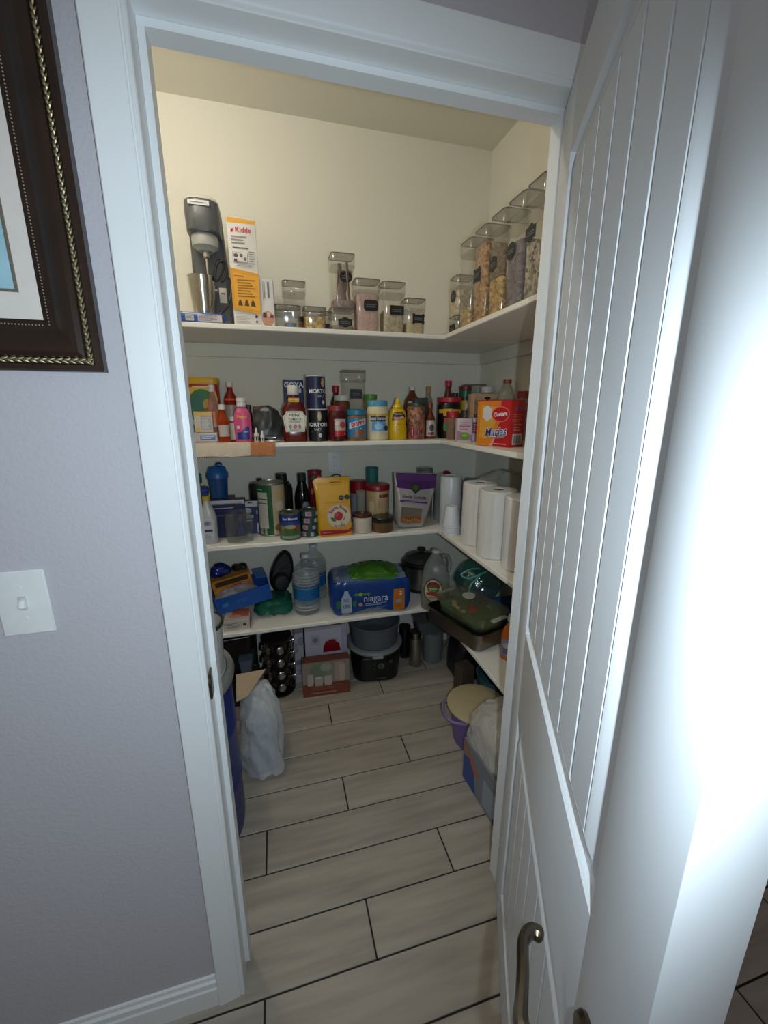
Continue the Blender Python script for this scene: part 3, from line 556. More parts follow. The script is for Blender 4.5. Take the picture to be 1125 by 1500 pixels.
bottle('mayonnaise_jar', 'large mayonnaise jar with a light blue lid', 'jar', (.487, 1.945, S2), [(.048, 0), (.053, .006), (.0545, .05), (.0545, .125), (.05, .145), (.046, .158), (0, .158)], M('d8cba6', .25), [(.046, .158), (.049, .159), (.049, .179), (.047, .183), (0, .183)], M('4a96bc', .4),
       [('r', 0, .075, .105, .078, 'cfc8b8'), ('r', 0, .118, .105, .008, 'c8a83c'), ('r', -.002, .1, .074, .024, '262838'), ('t', 'BEST FOODS', -.002, .1, .0135, 'dcdce0', {'b': .03, 'w': .95}), ('p', [(-.034, .046), (.034, .046), (.034, .083), (.018, .088), (-.018, .088), (-.034, .083)], '5a9ccc'), ('e', 0, .065, .04, .03, '88bcdc'), ('l', 0, .066, .03, .014, 2, 'd0e2ec'), ('e', .036, .057, .024, .026, '2c3840')], capname='lid', az=-.1)
t = thing('mustard_bottle', 'yellow mustard squeeze bottle with a pointed nozzle', 'bottle', (.588, 1.945, S2))
prm = [(.043, 0), (.046, .004), (.047, .05), (.043, .075), (.0455, .105), (.04, .132), (.028, .148), (.022, .152), (0, .152)]
lathe('body', prm, M('d8b010', .3), t, 28, 1, .66); lathe('nozzle', [(.022, .152), (.023, .153), (.018, .166), (.011, .172), (.009, .19), (.007, .195), (0, .196)], M('e0bc18', .35), t, 20)
decal('label', [('p', [(-.04, .088), (-.02, .1), (.02, .1), (.04, .108), (.036, .118), (.02, .13), (-.02, .13), (-.036, .118)], '241a2c'), ('t', 'CLASSIC', 0, .121, .0115, 'c8b070', {'b': .02}), ('p', [(-.028, .092), (.026, .1), (.026, .115), (-.028, .107)], 'b01c34'), ('t', "French's", 0, .1035, .0175, 'ecd4d4', {'b': .03, 'r': 8, 'w': .85}), ('t', 'Yellow', 0, .074, .012, 'c07c10', {'b': .02}), ('l', 0, .056, .04, .02, 2, 'c89410')], t, around(prm, 0, 1, .66))
bottle('cider_bottle', 'brown vinegar bottle with white cap', 'bottle', (.725, 2.13, S2), [(.044, 0), (.046, .004), (.046, .16), (.04, .19), (.018, .225), (.014, .235), (.014, .24), (0, .24)], clear('7a4420', .55), [(.0145, .24), (.0165, .241), (.0165, .258), (0, .259)], WC, [('r', -.02, .17, .04, .03, 'b8b4ac'), ('r', 0, .14, .1, .02, '24402c')])
bottle('bean_jar', 'jar of pinto beans with a barcode label', 'jar', (.69, 1.965, S2), [(.042, 0), (.045, .004), (.045, .15), (.04, .16), (0, .16)], M('94644c', .5, 0, 'beans', .6, 75., 0), [(.041, .16), (.044, .161), (.044, .172), (0, .173)], M('2c4a34', .4), [('r', -.018, .03, .05, .05, 'a03034'), ('b', -.016, .033, .03, .03)], capname='lid')
t = bottle('cork_bottle', 'small glass bottle with a cork behind the hot sauce', 'bottle', (.815, 2.12, S2), [(.02, 0), (.022, .003), (.022, .19), (.014, .215), (.012, .235), (0, .235)], clear('b0a898', .3), [(.0125, .232), (.014, .262), (0, .263)], M('a88a58', .8), capname='cork')
bottle('hot_sauce', 'slim hot sauce bottle with a white label', 'bottle', (.765, 1.965, S2), [(.025, 0), (.0265, .003), (.0265, .09), (.022, .108), (.011, .135), (.010, .155), (0, .155)], M('6a2c18', .2), [(.011, .15), (.0125, .151), (.0125, .175), (0, .176)], M('7c4034', .4), [('r', 0, .052, .056, .078, 'c4bcb4'), ('l', 0, .08, .036, .012, 1, '383034'), ('e', 0, .054, .026, .034, '4c3c3c'), ('e', 0, .026, .034, .016, '8a3c34')])
t = thing('sauce_rack_box', 'dark grey carton behind the hot sauce bottle', 'box', (.735, 2.035, S2)); rbox('carton', (.07, .05, .2), M('3c3a3a', .5), t)
bottle('worcester_bottle', 'tall glass bottle with a bright red cap near the corner', 'bottle', (.947, 2.165, S2), [(.026, 0), (.028, .004), (.028, .19), (.02, .225), (.015, .25), (.015, .27), (0, .27)], M('6a2a28', .15), [(.0155, .265), (.018, .266), (.018, .296), (0, .298)], M('b81c34', .35))
bottle('coffee_jar', 'wide jar with a red lid and black and green label', 'jar', (.886, 2.005, S2), [(.054, 0), (.058, .004), (.06, .03), (.06, .165), (.054, .178), (0, .178)], M('1a1214', .25), [(.055, .178), (.06, .179), (.06, .2), (.057, .203), (0, .203)], M('ac2030', .4), [('r', 0, .135, .17, .02, 'c8a020'), ('r', -.03, .13, .05, .034, 'c4a024'), ('l', -.03, .13, .036, .02, 2, '2c2410'), ('r', -.01, .085, .08, .03, 'b83c54'), ('o', -.01, .058, .084, .05, '3c8a44'), ('r', -.005, .03, .06, .02, 'b8bcb4')], capname='lid')
bottle('spice_shaker', 'small clear spice shaker with a red lid at the corner', 'jar', (.852, 1.885, S2), [(.026, 0), (.028, .003), (.028, .1), (.026, .104), (0, .104)], clear('c8a890', .3), [(.0275, .104), (.03, .105), (.03, .13), (.028, .134), (0, .135)], M('a8182c', .35), fill=([(.025, .003), (.0255, .085), (0, .088)], M('6c3c28', .8, 0, '', .6, 120., .4)), capname='lid')
bottle('grated_cheese', 'green shaker can with a dark red lid and yellow label', 'can', (1.0, 2.06, S2), [(.03, 0), (.031, .002), (.031, .24), (0, .241)], M('14603c', .35), [(.031, .241), (.0325, .242), (.0325, .262), (0, .264)], M('6a1420', .4), [('r', 0, .15, .09, .1, 'c8a020'), ('p', [(-.014, .15), (.014, .15), (.01, .17), (0, .182), (-.01, .17)], 'd8d4c0'), ('r', 0, .115, .09, .05, '4a4c2c'), ('e', .008, .11, .03, .03, 'a85c2c'), ('r', 0, .2, .095, .02, '141414')], capname='lid')
bottle('dark_cap_bottle', 'small black-capped bottle between red-capped bottle and green can', 'bottle', (.955, 2.09, S2), [(.018, 0), (.019, .19), (.013, .205), (0, .205)], M('3a1c1c', .3), [(.014, .205), (.016, .206), (.016, .228), (0, .23)], M('1c1818', .4), n=16)
container('clear tub with green contents behind the beige carton', (1.118, 2.2, S2), .12, .1, .28, .75, '1f5c44', var=.15)
bottle('supplement_bottle', 'brown bottle with a white screw cap behind the beige carton', 'bottle', (1.135, 2.08, S2), [(.032, 0), (.034, .004), (.034, .215), (.03, .232), (0, .232)], M('2c1c18', .3), [(.031, .232), (.034, .233), (.034, .26), (.031, .263), (0, .264)], WC)
carton('noodle_carton', 'beige carton with black drawings behind the orange cookie box', 'box', (1.075, 1.975, S2), (.17, .07, .222), M('c0a084', .55), 0, [('r', 0, .111, .168, .218, 'c0a084'), ('e', -.01, .2, .036, .012, '241c1c'), ('e', -.01, .19, .012, .012, '241c1c'), ('e', -.06, .185, .04, .04, '8a6c54'), ('e', -.06, .185, .034, .034, 'c4a68a'), ('e', .05, .195, .02, .016, '9a7c60'), ('t', '1S1', -.064, .105, .034, '1c1818', {'b': .04}), ('r', 0, .05, .168, .08, 'a88c98')])
carton('gelatin_cup', 'white and pink carton with a green lime picture', 'carton', (.835, 1.725, S2), (.066, .05, .103), M('c8bcc0', .5), -12, [('l', 0, .082, .04, .016, 2, 'c890a0'), ('l', 0, .063, .05, .026, 2, 'c05c7c'), ('p', [(-.033, .008), (.033, .008), (.033, .03), (-.033, .05)], 'b078a0'), ('e', 0, .026, .044, .034, '6c9424'), ('e', 0, .03, .03, .014, '8cb03c')])
carton('gelatin_pack', 'grey and crimson pouch squeezed beside the orange cookie box', 'packet', (.905, 1.72, S2), (.06, .045, .105), M('a49aa4', .4), -14, [('r', 0, .062, .058, .05, '9c3450'), ('l', 0, .062, .05, .036, 4, 'd0a8b4')])
C1 = [('p', [(-.079, .002), (.079, .002), (.079, .173), (-.079, .173)], 'b8141c'), ('p', [(-.079, .002), (-.006, .002), (.012, .03), (.016, .06), (.03, .09), (.034, .173), (-.079, .173)], 'd07c1c'), ('p', [(-.066, .03), (-.02, .03), (.0, .06), (.01, .09), (.014, .15), (-.06, .16)], 'd8982c'), ('p', [(-.03, .096), (-.008, .108), (-.006, .142), (-.028, .158), (-.05, .148), (-.05, .11)], 'ccc8cc'),
      ('p', [(-.01, .002), (.002, .002), (.026, .058), (.018, .058)], 'e09484'), ('e', .034, .124, .084, .06, 'd86c64'), ('e', .034, .124, .076, .052, 'b4101c'), ('t', 'Cuetara', .034, .124, .0225, 'ecdcdc', {'b': .03, 's': .2, 'r': 6, 'w': .85}), ('l', .0, .09, .03, .01, 2, 'b8a088'),
      ('t', 'Marias', .016, .056, .047, 'dcd4dc', {'b': .07, 's': .25, 'r': 5, 'w': .82}), ('t', 'Marias', .016, .056, .047, '27357c', {'b': .01, 's': .25, 'r': 5, 'w': .82}), ('p', [(.0, .03), (.06, .036), (.06, .042), (.0, .036)], '8a8088'), ('l', .04, .012, .06, .006, 1, 'e0b0a8')]
C2 = [('t', 'Marias', 0, .145, .021, '7c5ca0', {'b': .03, 's': .2, 'r': 6, 'w': .8}), ('l', 0, .11, .06, .03, 5, 'd06c60'), ('l', 0, .075, .05, .03, 3, 'd88078'), ('b', 0, .03, .06, .04)]
carton('cookie_box', 'red and orange cookie box angled at the front of the right wing', 'box', (.872, 1.475, S2), (.161, .088, .177), M('b8141c', .35), -67.5, C1, C2)
bottle('oil_bottle', 'clear bottle with a red cap behind the orange cookie box', 'bottle', (1.125, 1.86, S2), [(.042, 0), (.045, .004), (.045, .17), (.042, .2), (.026, .245), (.017, .262), (.016, .268), (0, .268)], clear('c4c2b0', .3), [(.0175, .266), (.0195, .267), (.0195, .286), (0, .288)], M('8c3426', .4), fill=([(.041, .004), (.043, .16), (0, .161)], clear('7a6a3c', .5)))
bottle('salsa_jar', 'jar with a dark red lid at the right end of the second shelf', 'jar', (1.115, 1.68, S2), [(.036, 0), (.038, .004), (.038, .18), (.034, .192), (0, .192)], clear('a89088', .4), [(.035, .192), (.0385, .193), (.0385, .222), (0, .224)], M('7c1c24', .4), fill=([(.034, .004), (.036, .17), (0, .172)], M('6a3a30', .4)), capname='lid')
t = thing('bread_bag', 'clear bag of toast standing right of the orange cookie box', 'bag', (1.01, 1.42, S2), -60)
loft('bag', [(.09, .06, .02, 0), (.1, .07, .025, .02), (.1, .06, .025, .13), (.06, .02, .01, .15), (.08, .008, .004, .17)], clear('c8aca0', .5), t); rbox('toast', (.08, .045, .12), M('b0804c', .8, 0, '', .3, 60.), t, (0, 0, .005), .008)
# ------------------------------------------------------------------ third shelf
BK = M('141416', .28)
t = thing('shaker_bottle', 'blue protein shaker bottle on the third shelf, left end', 'bottle', (-.278, 2.12, S3 + .172))
lathe('cup', [(.036, 0), (.04, .004), (.046, .1), (0, .1)], M('1c4c80', .35), t); lathe('lid', [(.048, .1), (.051, .102), (.051, .125), (.044, .138), (.04, .152), (.036, .158), (0, .16)], M('1a5a9c', .35), t); rbox('flip_cap', (.03, .035, .02), M('174c86', .35), t, (.012, -.012, .158), .006)
carton('cracker_box', 'dark red box lying under the blue shaker bottle', 'box', (-.278, 2.14, S3), (.13, .12, .171), M('7c3018', .5), 0, [('r', 0, .15, .128, .036, 'b05428'), ('l', 0, .15, .1, .02, 2, '7c2c18')])
bottle('cleaner_bottle', 'white bottle with a green cap at the far left of the third shelf', 'bottle', (-.39, 2.13, S3), [(.038, 0), (.04, .004), (.04, .2), (.034, .235), (.03, .25), (0, .25)], M('a8b4b0', .4), [(.034, .25), (.038, .251), (.038, .29), (.034, .296), (0, .297)], M('2a7c60', .4), [('r', 0, .2, .12, .05, '3c8c78')])
t = thing('spray_bottle', 'clear white spray bottle with a blue trigger and yellow nozzle', 'bottle', (-.312, 1.935, S3))
secs = [(.066, .05, .02, 0), (.072, .055, .024, .006), (.074, .056, .024, .12), (.06, .05, .024, .155), (.03, .03, .014, .185), (.026, .026, .012, .205)]
loft('body', secs, M('b0b0b0', .3), t); lathe('collar', [(.014, .2), (.016, .2), (.016, .222), (.012, .224), (0, .224)], M('c8a818', .4), t, 16)
loft('trigger_head', [(.022, .03, .008, .222), (.03, .06, .01, .236, 0, -.012), (.03, .075, .01, .252, 0, -.014), (.02, .05, .008, .264, 0, -.005)], M('1c3c90', .4), t)
decal('label', [('o', .0, .075, .052, .1, 'c0c0c8'), ('e', 0, .1, .034, .024, '9c94b0'), ('l', 0, .1, .02, .012, 2, '3c3c6c'), ('r', 0, .066, .036, .01, '2c3060'), ('l', 0, .04, .034, .02, 3, '8c8ca0')], t, front(secs))
carton('filter_box', 'navy box with a white top edge behind the spray bottle', 'box', (-.232, 2.035, S3), (.155, .06, .182), M('191d48', .45), 0, [('r', 0, .09, .153, .176, '191d48'), ('r', 0, .172, .153, .02, 'b4b6bc'), ('r', .0, .165, .13, .004, '6c7078'), ('l', -.02, .145, .09, .008, 1, 'a8acbc'), ('l', -.01, .11, .1, .012, 1, '4a5288'), ('r', .04, .03, .05, .04, '2a3068')])
carton('bag_box', 'navy and white box of small bags behind the glass jar', 'box', (-.128, 2.055, S3), (.084, .04, .166), M('23285c', .45), 0, [('r', 0, .152, .083, .028, 'bcbcba'), ('r', -.005, .158, .02, .006, '24242c'), ('e', -.02, .118, .04, .03, 'b8bcc4'), ('r', -.018, .088, .05, .014, 'c4c0c4'), ('r', -.018, .088, .036, .006, 'a03038'), ('l', -.018, .07, .036, .012, 1, 'c8ccd8'), ('r', .026, .03, .008, .05, 'b8bcc8'), ('r', .03, .11, .016, .02, '8c94b0')])
t = thing('glass_jar', 'empty clear glass jar at the front of the third shelf', 'jar', (-.182, 1.945, S3))
lathe('glass', [(.058, 0), (.062, .004), (.064, .02), (.064, .1), (.06, .12), (.056, .132), (.058, .138), (.056, .138), (.053, .131), (.06, .1), (.06, .02), (.056, .006), (0, .006)], clear('eef2f0', .04, .03), t, 32)
CAN = [(.063, 0), (.065, .001), (.065, .006), (.0635, .008), (.0635, .252), (.065, .254), (.065, .26), (.062, .262), (.061, .257), (0, .257)]
t = thing('food_can', 'big green can with white nutrition panel and cream picture', 'can', (-.033, 2.022, S3)); lathe('can', CAN, M('a8a49c', .35, .8), t, 36)
decal('label', [('r', 0, .13, .38, .242, '12542c'), ('r', -.05, .13, .056, .175, 'b8b4ac'), ('l', -.05, .15, .046, .11, 9, '6c706c'), ('r', -.05, .185, .048, .004, '243028'), ('r', -.05, .165, .048, .004, '243028'), ('b', -.05, .03, .036, .034), ('r', .04, .13, .078, .242, 'b8a888'), ('e', .045, .2, .05, .06, 'c0a878'), ('e', .035, .15, .04, .05, 'cbbfa6'), ('e', .02, .045, .03, .03, '8a5a34'), ('e', .035, .03, .03, .03, 'a8343c'), ('e', .055, .05, .03, .03, 'b08a4c'), ('l', -.055, .232, .03, .008, 1, 'b8c4b4')], t, around([(.0635, 0), (.0635, .26)], .1))
bottle('black_flask', 'wide black insulated flask behind the green can', 'flask', (.025, 2.13, S3), [(.05, 0), (.053, .004), (.053, .2), (.048, .225), (.03, .24), (.026, .245), (0, .245)], BK, [(.026, .245), (.028, .246), (.028, .28), (.024, .284), (0, .285)], M('202022', .25), extra=[('carry_ring', [(.036, .236), (.04, .236), (.04, .242), (.036, .242)], M('1a1a1c', .3))])
bottle('black_jug', 'black jug with a small spout cap behind the green can, leftmost', 'jug', (-.085, 2.135, S3), [(.05, 0), (.052, .004), (.052, .225), (.046, .24), (0, .24)], M('19191b', .35), [(.012, .24), (.013, .262), (0, .264)], M('161618', .3))
bottle('slim_flask', 'slim black bottle with a tapered neck behind the small cans', 'bottle', (.127, 2.13, S3), [(.036, 0), (.04, .004), (.04, .15), (.034, .185), (.021, .225), (.02, .24), (0, .24)], M('0e0e10', .15), [(.0205, .238), (.022, .24), (.022, .278), (.018, .282), (0, .283)], M('2a2a2c', .25))
t = thing('black_grinder', 'low black plastic grinder before the slim black bottle', 'grinder', (.137, 2.045, S3)); lathe('base', [(.045, 0), (.047, .003), (.047, .1), (.04, .11), (0, .11)], M('101012', .4), t); loft('clip', [(.06, .03, .01, .11), (.05, .028, .01, .135), (.03, .02, .008, .148)], M('151517', .4), t)
bottle('holiday_cup', 'red and green patterned tumbler near the wall outlet', 'cup', (.197, 2.165, S3), [(.028, 0), (.03, .003), (.036, .28), (.037, .288), (.034, .288), (.028, .01), (0, .009)], M('8c1c30', .4), None, None, [('e', -.012, .24, .03, .04, '1c6c48'), ('e', .022, .25, .024, .03, 'c07c84'), ('e', .008, .2, .026, .03, '2a5c44'), ('e', -.02, .18, .022, .03, 'b86c74'), ('r', 0, .28, .2, .006, '24503c')])
bottle('bean_can', 'blue and green can with pull rim at the front of the third shelf', 'can', (.05, 1.925, S3), [(.049, 0), (.0505, .001), (.0505, .005), (.049, .007), (.049, .122), (.0505, .124), (.0505, .129), (.048, .13), (.047, .126), (0, .126)], M('8c9088', .3, .9), None, None, [('r', 0, .065, .3, .112, '5c7058'), ('p', [(-.07, .075), (0, .068), (.07, .075), (.07, .121), (-.07, .121)], '1c4484'), ('r', 0, .104, .14, .026, '16286c'), ('t', 'San Marcos', 0, .104, .0155, 'd4d8e4', {'b': .03}), ('e', .0, .05, .07, .05, '4c6428'), ('e', .036, .06, .022, .028, 'a83c50'), ('e', -.036, .06, .02, .02, '8c7c4c'), ('e', 0, .066, .05, .02, 'a89c78'), ('r', 0, .016, .09, .012, '7c9c88')])
for k in range(4):
    bottle('tuna_can', 'small green tuna can, %s of the stack of four' % ('bottom', 'second from the bottom', 'third from the bottom', 'topmost')[k], 'can', (.144, 1.935, S3 + k * .0335), [(.040, 0), (.0415, .0008), (.0415, .004), (.040, .005), (.040, .028), (.0415, .029), (.0415, .0325), (.039, .033), (.0385, .03), (0, .03)], M('7c8480', .3, .9), None, None, [('r', 0, .0165, .25, .022, '1c4c48'), ('r', -.02, .0165, .03, .02, 'b0a8a8'), ('e', -.018, .0165, .02, .014, 'a8687c'), ('r', .026, .0165, .016, .018, 'a8b0ac'), ('l', -.012, .017, .03, .006, 1, '38403c')], az=.25 * (k - 1.5) - .1, group='stacked tuna cans')
t = thing('yellow_pouch', 'yellow stand-up pouch with a red rose emblem', 'pouch', (.258, 1.925, S3), 2)
secs = [(.156, .07, .03, 0, .004), (.166, .075, .03, .02, .004), (.164, .062, .028, .12, .003), (.168, .04, .018, .2, 0), (.176, .018, .008, .25, -.004), (.178, .006, .003, .27, -.006), (.16, .004, .002, .286, .008)]
loft('pouch', secs, M('d09a10', .3, 0, '', .08, 14.), t, 5)
decal('pouch_print', [('r', .002, .13, .15, .262, 'd09a10'), ('e', .018, .098, .118, .118, 'c49c8c'), ('e', .018, .098, .11, .11, 'cfc0a4'), ('t', 'Santa Rosa', .018, .1, .0235, '7c2430', {'b': .03, 'arc': .043}), ('e', .016, .1, .044, .042, 'a81c34'), ('e', .008, .108, .02, .02, 'c44054'), ('p', [(-.006, .092), (-.022, .098), (-.018, .082), (-.004, .072), (.004, .08)], '1c6c44'), ('p', [(.036, .078), (.05, .098), (.044, .082)], '1c5434'), ('p', [(.03, .05), (.034, .05), (.026, .08), (.023, .08)], '3c7044'), ('t', 'La Finca', .018, .098, .0165, '7c4440', {'b': .02, 'arc': -.047}), ('p', [(-.076, .012), (.05, .012), (.084, .026), (.084, .048), (.06, .03), (-.076, .036)], 'a01c2c'), ('l', -.04, .023, .05, .008, 1, 'd06c78'), ('e', .036, .188, .026, .024, '16241c'), ('e', .064, .19, .026, .024, '16241c'), ('l', .036, .188, .014, .008, 2, '7c8c84'), ('r', .01, .166, .12, .003, 'b07c10'), ('p', [(-.02, .259), (.04, .261), (.05, .264), (.0, .265)], '5c3c10')], t, front(secs))
t = thing('binder_clip', 'large black spring clip on a bag behind the yellow pouch', 'clip', (.293, 2.11, S3)); rbox('coffee_bag', (.09, .05, .225), M('242022', .4), t, (0, 0, 0), .01)
rbox('clip_body', (.095, .03, .02), M('101012', .3), t, (0, 0, .226), .004); tube('clip_handle', bez([(-.01, 0, .246), (-.008, 0, .262), (.014, 0, .268), (.034, 0, .262), (.036, 0, .246)], 5), .003, M('101012', .3), t)
bottle('red_canister', 'red and grey canister behind the yellow pouch', 'canister', (.43, 2.14, S3), [(.044, 0), (.046, .002), (.046, .16), (.045, .161), (0, .161)], M('8c90a4', .4), [(.045, .161), (.047, .162), (.047, .224), (.044, .228), (0, .229)], M('8c1420', .35), capname='lid')
t = thing('wine_glass', 'narrow upright glass behind the small white jar', 'glass', (.418, 2.035, S3)); lathe('glass', [(.02, 0), (.021, .003), (.022, .15), (.025, .19), (.024, .19), (.02, .15), (.019, .006), (0, .006)], clear('d8d8cc', .2, .05), t, 20)
t = thing('teal_tumbler', 'teal ribbed tumbler at the back of the third shelf', 'cup', (.52, 2.205, S3))
V, F = [], []; rings = []
for r, z in ((.03, 0), (.031, .004), (.035, .284), (.036, .288), (.033, .288), (.028, .02)): rings.append([(r * (1 + .025 * (i % 2)) * math.cos(i * math.pi / 24), r * (1 + .025 * (i % 2)) * math.sin(i * math.pi / 24), z) for i in range(48)])
V, F = ringmesh(rings); obj('tumbler', V, F, M('2c7470', .3), t, ang=10)
bottle('drink_canister', 'cream drink-mix canister with a dark red lid', 'canister', (.512, 2.05, S3), [(.058, 0), (.061, .004), (.0625, .1), (.0625, .185), (.06, .19), (0, .19)], M('b89c74', .4), [(.0605, .19), (.065, .191), (.065, .214), (.061, .22), (0, .221)], M('8c1420', .35), [('r', .0, .165, .012, .016, '6a2c24'), ('r', .03, .165, .04, .018, '84302c'), ('l', .02, .12, .06, .05, 7, '8a7654'), ('p', [(-.06, .06), (-.04, .06), (-.03, .1), (-.034, .135), (-.05, .14), (-.06, .13)], 'cdbb90'), ('r', .02, .06, .07, .016, '3c3424'), ('l', .01, .06, .05, .01, 2, 'b8a888'), ('r', .045, .06, .03, .03, '7c4420')], capname='lid')
bottle('sugar_jar', 'small white jar with a dark wooden lid at the shelf front', 'jar', (.405, 1.935, S3), [(.044, 0), (.048, .004), (.049, .075), (.047, .08), (0, .08)], M('c4b8a8', .45, 0, '', .03), [(.046, .08), (.049, .081), (.049, .092), (.046, .095), (0, .095)], M('4c2414', .3, 0, '', .3, 30.), capname='lid', extra=[('knob', [(.006, .095), (.005, .1), (.009, .106), (0, .11)], M('b8a89c', .25, .6))])
bottle('relish_jar', 'squat glass jar of brown spread with a dark lid', 'jar', (.508, 1.925, S3), [(.05, 0), (.054, .004), (.055, .045), (.052, .052), (0, .052)], clear('8a6a4c', .45), [(.052, .052), (.056, .053), (.056, .072), (.053, .076), (0, .076)], M('2c2826', .25, .4), fill=([(.048, .003), (.052, .04), (0, .042)], M('5c3820', .5, 0, '', .4, 60.)), capname='lid')
t = thing('granola_pouch', 'purple and silver granola pouch with a clear window', 'pouch', (.668, 1.955, S3), (0, 5, 8))
secs = [(.145, .075, .03, .009, -.01), (.162, .082, .03, .03, -.008), (.2, .066, .03, .12, .0), (.23, .04, .018, .2, .004), (.25, .012, .005, .26, .004), (.256, .005, .002, .285, .004)]
loft('pouch', secs, M('b4b0ac', .22, .35, '', .06, 20.), t, 5)
decal('pouch_print', [('p', [(-.112, .21), (-.03, .2), (-.005, .178), (.02, .2), (.112, .21), (.118, .282), (-.118, .282)], '4c2464'), ('r', 0, .262, .22, .03, '5c3474'), ('p', [(-.034, .222), (-.006, .238), (.022, .222), (.02, .2), (-.006, .184), (-.03, .2)], '2c3424'), ('e', -.006, .212, .034, .03, '4c5438'), ('t', 'Vanilla Granola', -.012, .163, .025, '4c3464', {'b': .02, 'r': -3, 'w': .88}), ('p', [(-.092, .15), (.066, .14), (.066, .13), (-.092, .14)], '5c2c80'), ('l', -.01, .14, .12, .005, 1, 'b89cc8'), ('p', [(-.082, .115), (.04, .105), (.034, .03), (-.076, .034)], '6c645e'), ('p', [(-.08, .075), (.037, .07), (.034, .033), (-.075, .036)], '8a5c34'), ('p', [(.06, .05), (.078, .06), (.076, .03), (.058, .03)], '8a6038'), ('l', -.04, .022, .06, .006, 1, '8c7ca0')], t, front(secs))
for k in range(26):
    o = rbox('granola_piece', (.012, .004, .008), M(('9a6a3c', 'a87844', '7c4c28')[k % 3], .8), t, (-.07 + .0041 * k + .001 * (k % 3), -.0445 + .001 * (k % 2), .036 + .011 * ((k * 7) % 3)), .002); o.rotation_euler = (0, R(k * 23), 0)
t = thing('dark_pouch', 'black and purple pouch leaning behind the granola', 'pouch', (.735, 2.06, S3), 14); loft('pouch', [(.11, .06, .025, 0), (.12, .07, .03, .02), (.125, .04, .02, .16), (.13, .006, .003, .235)], M('2a1c30', .25), t)
t = thing('foil_bag_roll', 'tall shiny white bag with a dark red tie in the corner', 'bag', (.905, 2.05, S3))
o = loft('bag', [(.12, .11, .05, 0), (.128, .12, .055, .01), (.126, .116, .055, .24), (.11, .1, .05, .255)], M('b4b4b4', .18, .3), t, 6); lathe('tie', [(.0, .25), (.016, .252), (.022, .262), (.012, .272), (0, .275)], M('7c1430', .4), t, 12)
bottle('glass_vase', 'tall silver canister standing at the corner of third shelf', 'canister', (.815, 2.15, S3), [(.044, 0), (.046, .003), (.046, .275), (.048, .28), (.044, .284), (0, .28)], M('a8a6a2', .25, .6))
bottle('paper_canister', 'smooth white cylinder behind the upturned white cups', 'canister', (.876, 1.925, S3), [(.054, 0), (.056, .003), (.057, .262), (.055, .266), (.05, .266), (.049, .262), (0, .262)], M('c4c8cc', .3))
t = thing('cup_stack', 'short stack of upturned white foam cups at the shelf corner', 'cups', (.825, 1.79, S3))
for k in range(4): lathe('cup', [(.044, .012 * k), (.0455, .001 + .012 * k), (.0445, .010 + .012 * k)] + [(.043, .011 + .012 * k), (.03, .1 + .012 * k), (.027, .104 + .012 * k), (0, .104 + .012 * k)], M('d4d6dc', .5), t, 28)
for x, y, lb, a in ((.885, 1.628, 'white paper towel roll farthest from the door', .3), (.876, 1.458, 'white paper towel roll in the middle of three', 0), (.902, 1.3, 'white paper towel roll nearest the door', .6)):
    t = thing('paper_towel_roll', lb, 'paper towels', (x, y, S3), R(0), 'paper towel rolls on the right wing')
    V, F = ringmesh([[(r * math.cos(i * math.pi / 20), r * math.sin(i * math.pi / 20), z) for i in range(40)] for r, z in ((.024, .004), (.07, .0), (.0765, .004), (.077, .14), (.0765, .277), (.072, .281), (.024, .281), (.022, .279), (.022, .004))], False, False)
    obj('roll', V, F, M('dedcd8', .9, 0, 'paper', .04, 200., .25), t)
    V, F = ringmesh([[(r * math.cos(i * math.pi / 14), r * math.sin(i * math.pi / 14), z) for i in range(28)] for r, z in ((.0215, .002), (.0218, .279), (.020, .279), (.020, .002))], False, False); obj('cardboard_core', V, F, M('5c4434', .9), t)
    rbox('loose_sheet', (.03, .0012, .27), M('d8d2ca', .9), t, (-.062, -.0475, .005), .0004, R(-40))
t = thing('wrapped_plates', 'clear wrapped pack of paper goods behind the towel rolls', 'pack', (1.075, 1.735, S3), 0)
rbox('inner_pack', (.2, .26, .24), M('a8a49c', .6), t, (0, 0, .003), .02); o = loft('plastic_wrap', [(.205, .265, .03, .0), (.216, .276, .035, .1), (.21, .27, .04, .25), (.14, .18, .04, .285), (.06, .1, .02, .31)], M('e8e8e4', .1, 0, 'clear', .26, 34., 1.), t, 5); subd(o, 3); crease(o, .008, 18, 1)
for v in o.data.vertices: v.co.z = max(v.co.z, .001)
carton('wipes_pack', 'blue and white wipes pack behind the farthest towel roll', 'pack', (1.0, 1.945, S3), (.055, .1, .24), M('2c7ca4', .4), -30, [('r', -.02, .12, .02, .24, 'c4c8c8'), ('r', .01, .2, .03, .05, '1c5c94')])

# ------------------------------------------------------------------ lowest shelf
carton('bandage_box', 'white and orange bandage box at the front left of lowest shelf', 'box', (-.228, 1.95, S4), (.12, .12, .055), M('c0b8ac', .5), 0, [('l', -.012, .028, .07, .03, 4, '8c8880'), ('r', .036, .03, .014, .014, '4c4848')], [('r', 0, .027, .118, .053, '8c4440')], [('r', 0, .0, .116, .116, 'bcaea0'), ('r', .015, .01, .08, .08, 'b0583c'), ('e', -.01, -.02, .06, .03, 'c88468')])
t = thing('blue_tray', 'bright blue open cardboard tray tilted over the bandage box', 'tray', (-.2, 2.07, S4 + .062), (0, -9, 10))
rbox('tray_floor', (.27, .15, .004), M('1a4c9c', .35), t, (0, 0, .006), .001); rbox('tray_wall', (.27, .004, .085), M('1d56a8', .3), t, (0, -.074, .006), .001); rbox('tray_wall', (.27, .004, .1), M('1a4c9c', .35), t, (0, .074, .006), .001)
